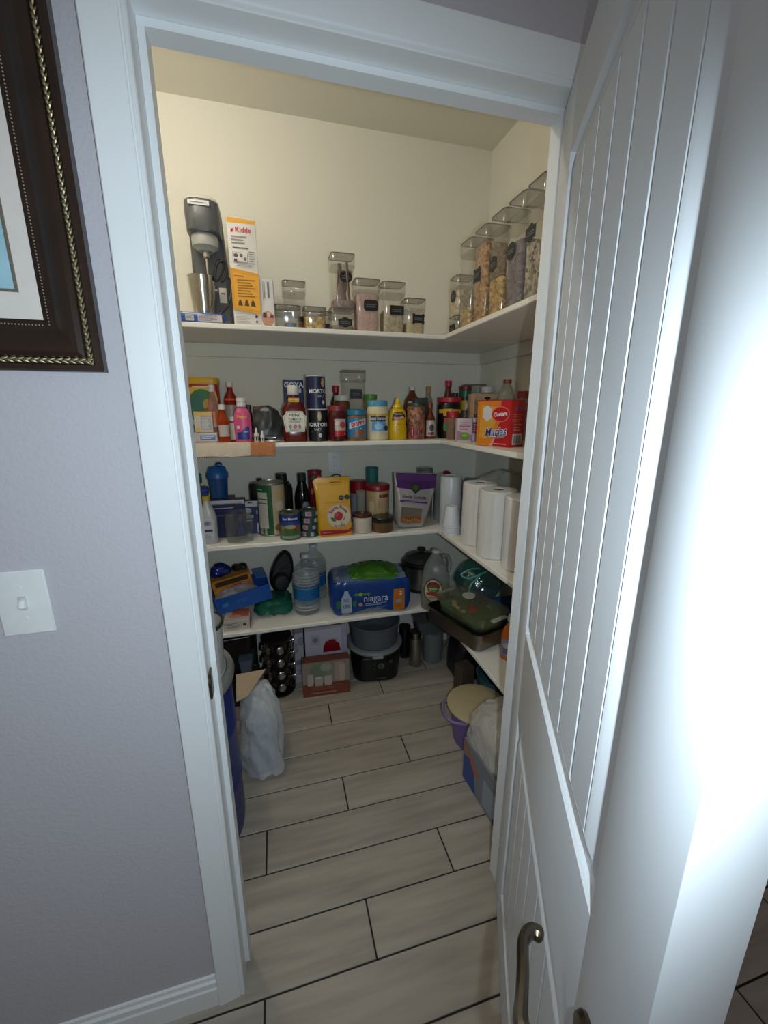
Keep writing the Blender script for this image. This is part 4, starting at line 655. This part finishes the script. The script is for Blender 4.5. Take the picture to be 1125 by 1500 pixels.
rbox('tray_wall', (.004, .144, .095), M('1d56a8', .3), t, (-.133, 0, .011), .001); rbox('tray_wall', (.004, .144, .12), M('2060b4', .3), t, (.133, 0, .011), .001); o = rbox('tray_flap', (.055, .144, .003), M('2468b8', .3), t, (.105, 0, .132), .001); o.rotation_euler = (0, R(8), 0)
decal('tray_print', [('r', -.09, .05, .03, .02, '3c78b8'), ('l', .0, .05, .07, .02, 2, '3c74b8')], t, flat(-.076))
t = thing('orange_box', 'orange and yellow snack box on the blue boxes', 'box', (-.252, 2.085, S4 + .15), (0, -9, 10)); t.location = bpy.data.objects['blue_tray'].matrix_basis @ Vector((-.032, .018, .011)); rbox('carton', (.19, .09, .15), M('c07c24', .45), t, (0, 0, .003), .002)
decal('box_print', [('r', .0, .075, .188, .146, 'c07c24'), ('r', .0, .133, .16, .026, '3c2818'), ('e', .03, .09, .1, .05, 'a8503c'), ('e', .05, .095, .04, .03, 'c88c70'), ('e', -.06, .1, .05, .03, 'd09038'), ('r', .082, .06, .02, .11, 'b06830')], t, flat(-.045))
t = thing('clear_food_bag', 'clear plastic bag with white contents in front of orange box', 'bag', (-.225, 1.975, S4 + .125), (0, -9, 10)); t.location = bpy.data.objects['blue_tray'].matrix_basis @ Vector((-.03, -.052, .012)); o = loft('bag', [(.16, .028, .012, .0), (.2, .034, .016, .03), (.2, .032, .015, .075), (.15, .02, .009, .1), (.08, .01, .004, .112)], M('d0ccd4', .12, 0, 'clear', .24, 30., .9), t, 5); subd(o, 2); crease(o, .006, 22, 4); lathe('contents', [(.02, .05), (.04, .06), (.042, .075), (.025, .09), (0, .092)], M('b8b2a8', .6), t, 16, 1, .3, loc=(-.03, 0, 0))
t = thing('blue_wrapper', 'shiny dark blue foil wrapper on top of the orange box', 'wrapper', (-.275, 2.07, S4 + .248), (0, -9, 20)); t.location = bpy.data.objects['orange_box'].matrix_basis @ Vector((-.04, 0, .158)); o = loft('wrapper', [(.06, .03, .01, 0.01), (.09, .05, .015, .02), (.08, .045, .015, .04), (.03, .02, .008, .06)], M('1c2c74', .15, .5), t, 5); subd(o, 2); crease(o, .012, 26, 6)
t = thing('black_wrapper', 'small black foil packet beside the blue wrapper', 'wrapper', (-.185, 2.11, S4 + .322), (0, -9, -20)); t.location = bpy.data.objects['orange_box'].matrix_basis @ Vector((.055, .005, .158)); o = loft('wrapper', [(.06, .04, .01, 0.005), (.07, .05, .015, .014), (.05, .03, .01, .03)], M('1c1c20', .3), t, 5); subd(o, 2); crease(o, .008, 30, 3)
t = thing('maroon_bag', 'maroon plastic bag at the far left of the lowest shelf', 'bag', (-.43, 2.14, S4)); o = loft('bag', [(.1, .12, .03, 0.01), (.12, .14, .04, .05), (.12, .13, .04, .26), (.06, .07, .02, .33)], M('4c2c28', .4), t, 5); subd(o, 2); crumple(o, .009, 20, 8)
t = thing('green_bag', 'folded green plastic bag under the black curved cushion', 'bag', (-.055, 2.085, S4)); o = loft('bag', [(.16, .18, .04, 0.006), (.185, .21, .05, .02), (.18, .2, .05, .05), (.12, .13, .04, .072)], M('14604c', .3), t, 6); subd(o, 3); crease(o, .01, 16, 5)
for v in o.data.vertices: v.co.z = max(v.co.z, .001)
t = thing('black_slipper', 'black quilted slipper standing upright on the green bag', 'slipper', (-.028, 2.11, S4 + .084), (-10, 16, 8))
V, F = ringmesh([[(s * .058 * math.cos(a) * (1 - .15 * math.sin(a)), y, .112 + s * .112 * math.sin(a)) for a in [2 * math.pi * i / 28 for i in range(28)]] for s, y in ((.8, -.004), (.86, -.02), (.94, -.024), (1, -.016), (1, .016), (.92, .024))]); obj('sole', V, F, M('141416', .55, 0, '', .2, 60., .3), t)
V, F = ringmesh([[(s * .046 * math.cos(a), y, .055 + s * .05 * math.sin(a)) for a in [2 * math.pi * i / 20 for i in range(20)]] for s, y in ((1, -.014), (.98, -.04), (.75, -.052), (.3, -.056))]); obj('toe_cover', V, F, M('101012', .6, 0, '', .2, 60., .3), t)
WB = [(.045, 0), (.05, .004), (.053, .02), (.05, .035), (.053, .05), (.053, .07), (.0505, .08), (.0505, .145), (.053, .15), (.054, .165), (.051, .18), (.054, .195), (.05, .215), (.038, .24), (.02, .262), (.014, .275), (.014, .285), (0, .285)]
def water(lb, loc):
    t = bottle('water_bottle', lb, 'bottle', loc, [(r * 1.3, z * 1.05) for r, z in WB], M('eef4f8', .1, 0, 'clear', .1, 50., .5), [(.0185, .3), (.0205, .301), (.0205, .318), (0, .32)], M('c8d0d8', .4), [('r', 0, .118, .42, .066, '1868a4'), ('r', 0, .15, .42, .004, '5ca0cc'), ('l', .03, .118, .03, .03, 3, '0c3c6c'), ('l', -.03, .118, .04, .04, 5, '2c7cb8')], group='large clear water bottles', rref=.0656)
    for k, z in enumerate((.03, .048, .165, .18, .195, .212)): lathe('ridge', [(.064, z - .004), (.0695, z), (.064, z + .004), (.062, z)], M('f8fcff', .12, 0, 'clear', .24, 60., .6), t, 28)
water('large water bottle at the front of the lowest shelf', (.118, 2.01, S4)); water('large water bottle against the wall behind another', (.172, 2.165, S4))
# shrink-wrapped bottles
t = thing('water_pack', 'blue shrink-wrapped pack of water bottles with green top', 'water pack', (.447, 1.995, S4), -4)
pb = MB()
b0 = None
for i in range(6):
    for j in range(3):
        V, F = lathe_m([(.026, 0), (.031, .006), (.031, .07), (.029, .08), (.031, .09), (.031, .13), (.022, .165), (.013, .178), (.013, .198), (0, .199)], 12)
        if b0 is None: b0 = obj('small_bottle', V, F, clear('d4e4f0', .2, .05), t); o = b0
        else: o = b0.copy(); COL.objects.link(o); o.parent = t
        o.location = ((i - 2.5) * .069, (j - 1) * .068, .001)
def outline(z, grow=0.):
    P = []; n = 96
    for k in range(n):
        a = 2 * math.pi * k / n; c, s = math.cos(a), math.sin(a); x = .212 * math.copysign(abs(c) ** .22, c); y = .108 * math.copysign(abs(s) ** .22, s)
        bump = .005 * abs(math.cos(math.pi * x / .069)) if abs(y) > .09 else .004 * abs(math.cos(math.pi * y / .068))
        f = 1 + grow; P.append((x * f * (1 + bump * .5), y * f * (1 + bump * 9), z + (.034 * (1 - abs(math.cos(math.pi * (x + .0345) / .069)) ** .8) if z < .02 else 0)))
    return P
V, F = ringmesh([outline(.004, -.02), outline(.019, 0), outline(.05, .0), outline(.15, .0), outline(.172, -.03), outline(.185, -.09)], False, False); obj('blue_wrap', V, F, M('143c84', .18, 0, '', .25, 16.), t, ang=60)
V, F = ringmesh([outline(.183, -.085), outline(.198, -.2), outline(.205, -.5), outline(.206, -.9)], False, True); o = obj('clear_top_wrap', V, F, clear('8ca4c8', .4, .06), t, ang=70); crumple(o, .006, 30, 3)
V, F = ringmesh([rr(w, d, .05, 6, .02, 0, z) for w, d, z in ((.27, .2, .184), (.28, .19, .196), (.22, .15, .214), (.13, .09, .234), (.04, .04, .24))], False, True); o = obj('green_top_wrap', V, F, M('3f7420', .2, 0, '', .6, 18.), t, ang=70); subd(o, 3); crease(o, .007, 34, 2)
decal('wrap_print', [('p', [(-.158, .02), (-.106, .02), (-.106, .06), (-.110, .075), (-.106, .1), (-.118, .122), (-.124, .128), (-.124, .142), (-.14, .142), (-.14, .128), (-.146, .122), (-.158, .1), (-.154, .075), (-.158, .06)], 'a8b4c4'), ('t', 'LESS', -.132, .056, .026, '2c3c5c', {'b': .02, 'w': .7}), ('l', -.132, .09, .032, .02, 4, '54648c'), ('e', -.172, .07, .028, .05, '2c6c40'), ('e', -.09, .07, .022, .04, '2c6c40'), ('r', -.05, .118, .08, .012, '4c8c3c'), ('e', -.06, .118, .02, .02, '8cac2c'), ('t', 'niagara', .02, .092, .056, 'c4ccd8', {'b': .005, 'w': .82}), ('e', -.06, .062, .022, .022, 'b88c74'), ('l', .02, .06, .11, .016, 2, '9cacc8'), ('l', .05, .042, .06, .01, 2, '7c90bc'), ('p', [(.112, .014), (.172, .014), (.166, .05), (.172, .09), (.17, .134), (.114, .134), (.112, .09), (.118, .05)], 'c4701c'), ('t', '2', .15, .11, .032, 'e0d4c8', {'b': .03}), ('r', .14, .066, .026, .018, '7c9cb8'), ('l', .14, .04, .034, .014, 3, '9c5418')], t, flat(-.1148))
decal('side_print', [('r', 0, .085, .09, .11, 'c4701c'), ('r', 0, .085, .06, .04, '1c4c94')], t, rside(.2165))
t = thing('slow_cooker', 'black and stainless slow cooker in the corner of lowest shelf', 'slow cooker', (.80, 2.135, S4))
lathe('housing', [(.085, 0), (.095, .006), (.102, .06), (.105, .15), (.1, .155), (0, .155)], M('8c8a84', .3, .9), t, 36); lathe('rim', [(.1, .15), (.116, .154), (.12, .17), (.112, .18), (0, .18)], M('121212', .3), t, 32); ld = lathe('lid', [(.104, .18), (.108, .183), (.095, .205), (.05, .222), (0, .226)], clear('4c4c4c', .5, .05), t, 32); lathe('knob', [(.01, .224), (.012, .23), (.024, .236), (.022, .25), (0, .252)], M('121212', .3), ld, 16)
for s in (-1, 1): rbox('handle', (.03, .06, .018), M('141414', .3), t, (s * .125, 0, .14), .006)
lathe('foot_ring', [(.09, -.0), (.098, .001), (.098, .02), (.09, .022)], M('141414', .3), t, 32)
t = thing('vinegar_jug', 'cloudy plastic gallon jug with oval label and yellow liquid', 'jug', (.795, 1.9, S4), -22)
secs = [(.138, .138, .03, 0), (.146, .146, .032, .008), (.148, .148, .034, .13), (.146, .146, .04, .175), (.12, .12, .045, .225), (.075, .075, .034, .27), (.046, .046, .022, .292), (.04, .04, .019, .302)]
loft('body', secs, clear('b8bcbc', .26, .25), t, 6); lathe('cap', [(.02, .302), (.0225, .303), (.0225, .318), (0, .319)], M('b8bab8', .4), t, 18)
loft('liquid', [(.132, .132, .03, .004), (.14, .14, .032, .012), (.143, .143, .034, .105), (.13, .13, .03, .108)], M('948224', .2), t, 5); tube('handle', bez([(.028, .028, .27), (.062, .062, .262), (.078, .078, .21), (.07, .07, .165)], 6), .011, clear('b8bab8', .6, .25), t, 10)
decal('label', [('e', -.01, .115, .1, .13, '2c3428'), ('e', -.01, .115, .09, .118, 'c0b898'), ('e', -.01, .14, .07, .05, '7c3424'), ('e', -.01, .12, .06, .04, '4c6c34'), ('l', -.01, .12, .04, .02, 2, 'd0c8b0'), ('p', [(-.045, .09), (.025, .082), (.025, .1), (-.045, .106)], 'a83420'), ('l', -.01, .072, .05, .014, 2, '6c644c')], t, front(secs))
t = thing('roasting_pan', 'deep stainless roasting pan jutting over the right wing edge', 'pan', (.838, 1.615, S4), 17)
V, F = ringmesh([rr(w, d, r, 5, 0, 0, z) for w, d, r, z in ((.18, .35, .03, 0), (.196, .366, .034, .006), (.2, .37, .036, .078), (.208, .378, .038, .08), (.208, .378, .038, .083), (.198, .368, .036, .083), (.192, .362, .034, .012), (.17, .34, .03, .008))]); obj('pan', V, F, M('8a8478', .3, 1.), t)
t = thing('casserole_dish', 'glass casserole with clear lid and red feather lying inside', 'casserole', (.85, 1.585, S4 + .0845), 17)
V, F = ringmesh([rr(w, d, r, 5, 0, 0, z) for w, d, r, z in ((.15, .27, .04, 0), (.17, .29, .04, .006), (.186, .31, .042, .06), (.204, .33, .044, .062), (.204, .33, .044, .068), (.182, .306, .042, .068), (.164, .284, .04, .012))]); obj('dish', V, F, clear('dce2cc', .07, .05), t)
loft('green_mat', [(.145, .262, .036, .008), (.16, .28, .036, .016), (.168, .29, .038, .034), (.15, .27, .036, .036)], M('4c6420', .5), t); ld = loft('lid', [(.2, .324, .042, .0685), (.204, .328, .044, .072), (.196, .32, .044, .082), (.16, .28, .04, .088), (.1, .2, .04, .09)], clear('e4e2d8', .05, .04), t, 5)
lathe('lid_knob', [(.028, .088), (.03, .09), (.03, .096), (.024, .097), (0, .093)], clear('d8d8d0', .5, .05), ld, 20, loc=(.01, .03, 0))
for s in (-1, 1): rbox('handle', (.09, .022, .01), clear('c8ccc4', .5, .05), t, (0, s * .172, .06), .004)
for k in range(9): o = rbox('feather_barb', (.05 - .004 * abs(k - 4), .002, .006), M('c41c28', .6), t, (-.045 + .003 * k, -.06 + .006 * k, .061), .001, R(20 + 11 * (k - 4)))
tube('feather_quill', bez([(-.05, -.06, .06), (.0, -.03, .061), (.07, -.02, .061)], 6), .0016, M('b41c28', .5), t, 6)
for k, (x, y) in enumerate(((-.055, .03), (-.05, .06), (-.06, -.01), (-.03, .085))): lathe('shell', [(0, .037), (.012, .04), (.013, .05), (0, .056)], M('b89c6c', .5), t, 10, loc=(x, y, 0))
t = thing('wrapped_bowl', 'bowl in teal film with a pale ribbon under the third shelf wing', 'bowl', (1.04, 1.875, S4), 0)
lathe('bowl', [(.06, 0), (.07, .004), (.12, .09), (.135, .135), (.13, .135), (.06, .012), (0, .01)], clear('7c9ca4', .25, .08), t, 32); o = lathe('film', [(.136, .13), (.125, .17), (.09, .215), (.04, .245), (.0, .25)], M('6cb4ac', .12, 0, 'clear', .15, 30., .8), t, 28); crumple(o, .006, 25, 3)
tube('ribbon', bez([(-.03, -.06, .22), (-.1, -.09, .235), (-.15, -.09, .21), (-.11, -.1, .19), (-.05, -.1, .2), (-.1, -.11, .16), (-.12, -.12, .12)], 6), .005, M('5cb0a4', .4), t, 6); tube('ribbon', bez([(-.11, -.1, .19), (-.03, -.09, .205), (.04, -.08, .215)], 6), .005, M('5cb0a4', .4), t, 6)
t = thing('blue_basin', 'dark blue plastic basin behind the casserole on right wing', 'basin', (1.085, 1.54, S4), 0)
V, F = ringmesh([rr(w, d, .04, 5, 0, 0, z) for w, d, z in ((.15, .24, 0), (.18, .28, .08), (.19, .29, .11), (.196, .296, .112), (.17, .27, .08), (.14, .23, .008))]); obj('basin', V, F, M('1c4870', .35), t)
t = thing('detergent_bottle', 'orange cleaner bottle at the near end of the lowest right wing', 'bottle', (.915, 1.345, S4), -60)
secs = [(.07, .045, .016, 0), (.078, .05, .02, .006), (.08, .05, .02, .11), (.06, .044, .018, .145), (.034, .032, .014, .165), (.032, .03, .014, .18)]
loft('body', secs, M('c86c2c', .3), t); lathe('cap', [(.016, .18), (.02, .181), (.018, .205), (0, .206)], M('c0c4cc', .4), t, 16); decal('label', [('o', 0, .06, .056, .08, '8c94b8'), ('e', 0, .07, .04, .03, 'c8ccd8'), ('l', 0, .045, .04, .03, 4, '4c5890')], t, front(secs))

# ------------------------------------------------------------------ things on the pantry floor
t = thing('water_barrel', 'blue plastic barrel with a grey lid ring beside the doorway', 'barrel', (-.39, 1.31, 0))
lathe('barrel', [(.185, 0), (.195, .008), (.2, .05), (.198, .2), (.202, .21), (.202, .225), (.198, .235), (.198, .42), (.202, .43), (.202, .445), (.198, .455), (.196, .6), (.19, .625), (0, .625)], M('12307c', .35), t, 44)
V, F = ringmesh([[(r * math.cos(i * math.pi / 22), r * math.sin(i * math.pi / 22), z) for i in range(44)] for r, z in ((.192, .615), (.206, .618), (.21, .64), (.204, .655), (.188, .655), (.182, .645), (.184, .62))], False, False); obj('lid_ring', V, F, M('8c8c88', .45), t)
lathe('lid', [(.183, .626), (.183, .652), (.17, .656), (.16, .654), (0, .654)], M('b4b6b8', .45), t, 40)
t = thing('white_pail', 'white metal pail standing on the blue barrel', 'pail', (-.296, 1.3, .655))
V, F = ringmesh([[(r * math.cos(i * math.pi / 18), r * math.sin(i * math.pi / 18), z) for i in range(36)] for r, z in ((.07, 0), (.086, .003), (.095, .175), (.091, .175), (.084, .012))]); obj('pail', V, F, M('c0c0bc', .4), t)
V, F = ringmesh([[(r * math.cos(i * math.pi / 18), r * math.sin(i * math.pi / 18), z) for i in range(36)] for r, z in ((.094, .169), (.099, .172), (.0985, .18), (.094, .182), (.0905, .178))], False, False); obj('rim', V, F, M('2c2c2a', .4), t)
decal('pail_print', [('l', 0, .1, .06, .06, 5, '6c6c70')], t, around([(.086, 0), (.095, .195)], .9))
t = thing('plastic_sack', 'knotted white plastic shopping bag on the floor by the barrel', 'bag', (-.128, 1.57, 0), 4)
o = loft('bag', [(.13, .2, .05, .004), (.165, .235, .06, .02), (.175, .24, .07, .1), (.165, .23, .07, .2), (.15, .2, .06, .29), (.11, .15, .05, .345), (.06, .08, .03, .372)], M('f4f8fc', .16, 0, 'clear', .4, 26., 1.), t, 6); subd(o, 3); crease(o, .012, 16, 7, True); crumple(o, .003, 40, 7)
for v in o.data.vertices: v.co.z = max(v.co.z, .001)
rbox('inner_box', (.1, .15, .2), M('a4acbc', .6), t, (-.01, 0, .006), .004, R(10)); tube('bag_knot', bez([(.02, -.02, .36), (.03, -.02, .385), (.045, -.03, .372), (.055, -.04, .33)], 5), [.012, .011, .011, .01, .01, .01, .01, .01, .01, .009, .009, .008, .008, .007, .006, .004], M('c4c8cc', .35), t, 8)
o = prism('card_sheet', [(-.222, 1.648), (-.206, 1.470), (-.164, 1.496), (-.098, 1.655)], .3905, .394, M('c0aa90', .8)); o.rotation_euler = (0, 0, 0); tag(o, 'cream cardboard sheet lying on top of the white plastic bag', 'cardboard')
t = thing('spice_rack', 'black revolving spice rack with chrome-lidded jars on the floor', 'spice rack', (-.052, 2.04, 0))
lathe('tower', [(.08, 0), (.084, .004), (.084, .012), (.05, .018), (.05, .315), (.078, .32), (.08, .332), (0, .336)], M('121214', .35), t, 24); CH = M('a8a49c', .2, 1.)
j0 = None
for k in range(4):
    for a in range(8):
        an = R(a * 45 + 10); m = Matrix.Rotation(an, 4, 'Z') @ Matrix.Translation((0, -.046, .055 + k * .074)) @ Matrix.Rotation(R(78), 4, 'X')
        if j0 is None:
            j0 = lathe('spice_jar', [(.019, 0), (.02, .002), (.02, .03), (0, .03)], clear('5c5048', .6), t, 12); l0 = lathe('jar_lid', [(.0205, .03), (.021, .031), (.021, .042), (.018, .044), (0, .044)], CH, j0, 12); j = j0
        else:
            j = j0.copy(); COL.objects.link(j); j.parent = t; q = l0.copy(); COL.objects.link(q); q.parent = j
        j.matrix_local = m
carton('appliance_carton', 'black appliance carton in the back left floor corner', 'box', (-.335, 2.16, 0), (.33, .19, .278), M('1c1a1c', .6))
t = thing('baking_pan', 'black deep baking pan with a bright rim on black carton', 'pan', (-.32, 2.11, .279), 4)
V, F = ringmesh([rr(w, d, .05, 6, 0, 0, z) for w, d, z in ((.26, .24, 0), (.29, .27, .01), (.31, .29, .1), (.29, .27, .1), (.26, .24, .014))]); obj('pan', V, F, M('161616', .35), t); tube('rim', [(x, y, .102) for x, y, z in rr(.31, .29, .05, 6)], .003, M('8c8a86', .25, 1.), t, 8, True)
carton('low_crate', 'low dark crate in front of the black carton', 'crate', (-.25, 2.005, 0), (.2, .11, .158), M('1e1e20', .6))
t = thing('grey_tub', 'small blue-grey plastic tub on the low dark crate', 'tub', (-.212, 1.985, .1585)); loft('tub', [(.05, .05, .008, 0), (.066, .06, .01, .09), (.07, .064, .01, .092), (.07, .064, .01, .1)], M('5c6874', .5), t)
for x, z in ((-.156, 0), (-.156, .055)): lathe('clasp', [(0, 0), (.009, .0), (.007, .012), (0, .013)], CH, t, 12, loc=(x + .2, -.028, .03 + z * .8), rz=(R(90), 0, 0))
carton('drawing_box', 'narrow white carton with line drawings beside the spice rack', 'box', (.062, 2.16, 0), (.05, .19, .31), M('b4b2bc', .55), 0, [('e', .012, .26, .03, .05, '6c6880'), ('e', .012, .26, .024, .042, '9896a8'), ('l', -.012, .22, .02, .06, 5, '6c6a7c'), ('r', 0, .13, .04, .03, '7c7a8c'), ('l', 0, .07, .03, .03, 3, '6c6a7c')])
carton('kettle_box', 'lilac-white kettle carton with a red kettle picture', 'box', (.212, 2.135, 0), (.232, .2, .345), M('c8c4d0', .5), 0, [('r', -.06, .27, .05, .06, 'b8b0c4'), ('e', -.06, .27, .03, .03, '8c8498'), ('p', [(-.02, .19), (.08, .19), (.07, .235), (.04, .262), (.0, .262), (-.015, .23)], '8c1420'), ('e', .03, .26, .06, .02, 'c8a8b4'), ('e', .03, .257, .045, .014, '8c1420'), ('r', .1, .172, .03, .345, 'b4a8c4'), ('r', 0, .338, .23, .012, 'b0a8bc')], [('r', 0, .17, .2, .34, '8c8030')], [('e', .03, -.01, .08, .06, '6c1820'), ('r', .06, -.07, .06, .05, '8c7c30')])
carton('photo_box', 'small carton with a photo of white pitchers, at the very front', 'box', (.195, 1.955, 0), (.252, .06, .208), M('7c4434', .5), -3, [('r', 0, .14, .25, .13, '8c8478'), ('e', -.04, .15, .09, .08, '74806c'), ('e', .0, .17, .06, .05, '98a08c'), ('r', .07, .14, .05, .11, 'a89488'), ('r', .085, .13, .03, .1, 'b4a498'), ('r', -.085, .1, .03, .07, 'b8aca4'), ('r', -.04, .085, .04, .05, 'b4a49c'), ('r', .01, .09, .04, .06, 'bcb0a8'), ('e', -.04, .112, .04, .014, 'ccc4bc'), ('r', 0, .03, .25, .06, '7c3c2c'), ('l', -.02, .02, .14, .012, 1, 'b08c7c'), ('l', .0, .05, .16, .03, 3, '94584a')])
t = thing('rice_cooker', 'black rice cooker with white rim holding a grey inner pot', 'rice cooker', (.498, 2.085, 0), -6)
loft('body', [(.24, .24, .07, 0), (.265, .265, .08, .01), (.28, .28, .09, .1), (.272, .272, .1, .17), (.26, .26, .1, .178)], M('0e0e10', .25), t, 8)
lathe('white_rim', [(.135, .17), (.158, .178), (.165, .19), (.16, .202), (.14, .205), (.13, .2), (0, .19)], M('8c9094', .4), t, 40); V, F = ringmesh([[(r * math.cos(i * math.pi / 20), r * math.sin(i * math.pi / 20), z) for i in range(40)] for r, z in ((.12, .2), (.136, .206), (.144, .32), (.15, .325), (.15, .334), (.141, .334), (.132, .22))]); obj('inner_pot', V, F, M('5c6268', .45), t)
rbox('hinge_tab', (.06, .03, .02), M('989c9c', .4), t, (.0, -.155, .168), .005)
decal('control_panel', [('e', .02, .11, .042, .042, '2c2e32'), ('e', .02, .11, .032, .032, '60646a'), ('e', .02, .11, .02, .02, '24262a'), ('e', .075, .135, .026, .02, '34383e'), ('l', -.045, .16, .07, .006, 1, '84888c'), ('e', -.02, .13, .008, .008, '50545a'), ('e', -.02, .1, .008, .008, '50545a'), ('l', .02, .035, .05, .005, 1, '6c7074')], t, lambda u, v, l: (u, -.1425 - .0006 * l, v))
bottle('thermos', 'brushed steel thermos flask on the floor by the rice cooker', 'thermos', (.748, 2.06, 0), [(.036, 0), (.038, .004), (.038, .17), (.034, .182), (0, .182)], M('a8a094', .38, .9, '', .1, 30.), [(.033, .182), (.035, .184), (.035, .222), (.03, .226), (0, .227)], M('9a9488', .3, 1.))
bottle('dark_tumbler', 'black tumbler just left of the steel thermos', 'tumbler', (.712, 2.16, 0), [(.03, 0), (.032, .004), (.034, .19), (0, .19)], M('101012', .3), [(.035, .19), (.036, .192), (.036, .21), (0, .214)], M('18181a', .3), capname='lid')
t = thing('glass_pitcher', 'clear pitcher on the floor behind the steel thermos', 'pitcher', (.872, 2.09, 0)); lathe('glass', [(.056, 0), (.06, .004), (.064, .1), (.062, .195), (.06, .195), (.06, .1), (.054, .008), (0, .008)], clear('a8acac', .35, .06), t, 28); tube('handle', bez([(.06, 0, .17), (.1, 0, .16), (.1, 0, .08), (.06, 0, .05)], 6), .006, clear('a8acac', .4, .06), t, 8)
t = thing('grey_container', 'grey see-through food box balanced on the clear pitcher', 'container', (.86, 2.11, .1955)); V, F = ringmesh([rr(w, d, .02, 4, 0, 0, z) for w, d, z in ((.18, .12, 0), (.2, .14, .07), (.21, .15, .072), (.21, .15, .084), (.0, .0, .086) if 0 else (.19, .13, .086))]); obj('box', V, F, clear('6c7074', .6, .15), t)
t = thing('black_sack', 'black rubbish sack slumped under the lowest right wing', 'bag', (1.02, 1.91, 0)); o = loft('sack', [(.18, .18, .06, .004), (.22, .22, .08, .03), (.2, .2, .08, .2), (.1, .1, .04, .3)], M('121214', .3), t, 6); subd(o, 2); crumple(o, .012, 16, 9)
for v in o.data.vertices: v.co.z = max(v.co.z, .001)
carton('brown_carton', 'small brown cardboard carton behind the purple tub', 'box', (.9, 1.715, 0), (.08, .07, .2), M('4c4034', .7), 10)
t = thing('teal_basin', 'teal plastic basin behind the purple tub', 'basin', (1.065, 1.66, 0)); V, F = ringmesh([[(r * math.cos(i * math.pi / 16), r * math.sin(i * math.pi / 16), z) for i in range(32)] for r, z in ((.08, 0), (.09, .005), (.105, .15), (.112, .154), (.1, .15), (.08, .01))]); obj('basin', V, F, M('3c6c74', .4), t)
t = thing('purple_tub', 'lilac plastic tub with rope handles on the floor', 'tub', (.83, 1.44, 0))
V, F = ringmesh([[(r * math.cos(i * math.pi / 18), r * math.sin(i * math.pi / 18), z) for i in range(36)] for r, z in ((.095, 0), (.102, .005), (.122, .165), (.128, .17), (.128, .178), (.12, .178), (.095, .01))]); obj('tub', V, F, M('74609c', .4), t)
tube('handle', bez([(-.09, .08, .172), (-.14, .06, .175), (-.16, .0, .168), (-.145, -.05, .165), (-.09, -.085, .168)], 6), .006, M('8c74ac', .4), t, 8)
o = lathe('cream_lid', [(0, 0), (.13, 0), (.137, .004), (.137, .01), (.13, .013), (0, .013)], M('c0b08c', .5), None, 40); o.location = (.83, 1.44, .181); o.rotation_euler = (0, 0, 0); o.name = 'round_lid'; tag(o, 'round cream lid resting on top of the lilac tub', 'lid')
carton('diaper_box', 'blue and white carton on the floor just inside the doorway', 'box', (.835, 1.145, 0), (.29, .26, .2), M('8c929c', .45), 4)
t = bpy.data.objects['diaper_box']; decal('left_print', [('r', .0, .1, .258, .19, '7c828c'), ('p', [(.03, .01), (.125, .01), (.125, .12), (.06, .15)], '2c4c94'), ('p', [(.125, .2), (.125, .17), (.03, .09), (.015, .11)], 'c06438'), ('p', [(-.12, .02), (-.02, .02), (-.02, .14), (-.12, .14)], '98a0b0'), ('r', -.1, .02, .02, .025, '24306c')], t, lambda u, v, l: (-.1456 - .0004 * l, u, v))
t = thing('wrapped_pack', 'crinkled clear plastic pack of paper goods on the blue carton', 'pack', (.825, 1.15, .2015), 4)
rbox('paper_stack', (.22, .2, .12), M('c4beb2', .7), t, (.01, 0, .012), .03); o = loft('plastic_film', [(.25, .24, .06, .008), (.29, .27, .07, .03), (.285, .265, .08, .11), (.22, .21, .07, .165), (.1, .1, .04, .178)], M('f4f0ea', .1, 0, 'clear', .3, 38., 1.), t, 6); subd(o, 3); crease(o, .007, 26, 2, True); crumple(o, .003, 50, 2)
for v in o.data.vertices: v.co.z = max(v.co.z, .001)
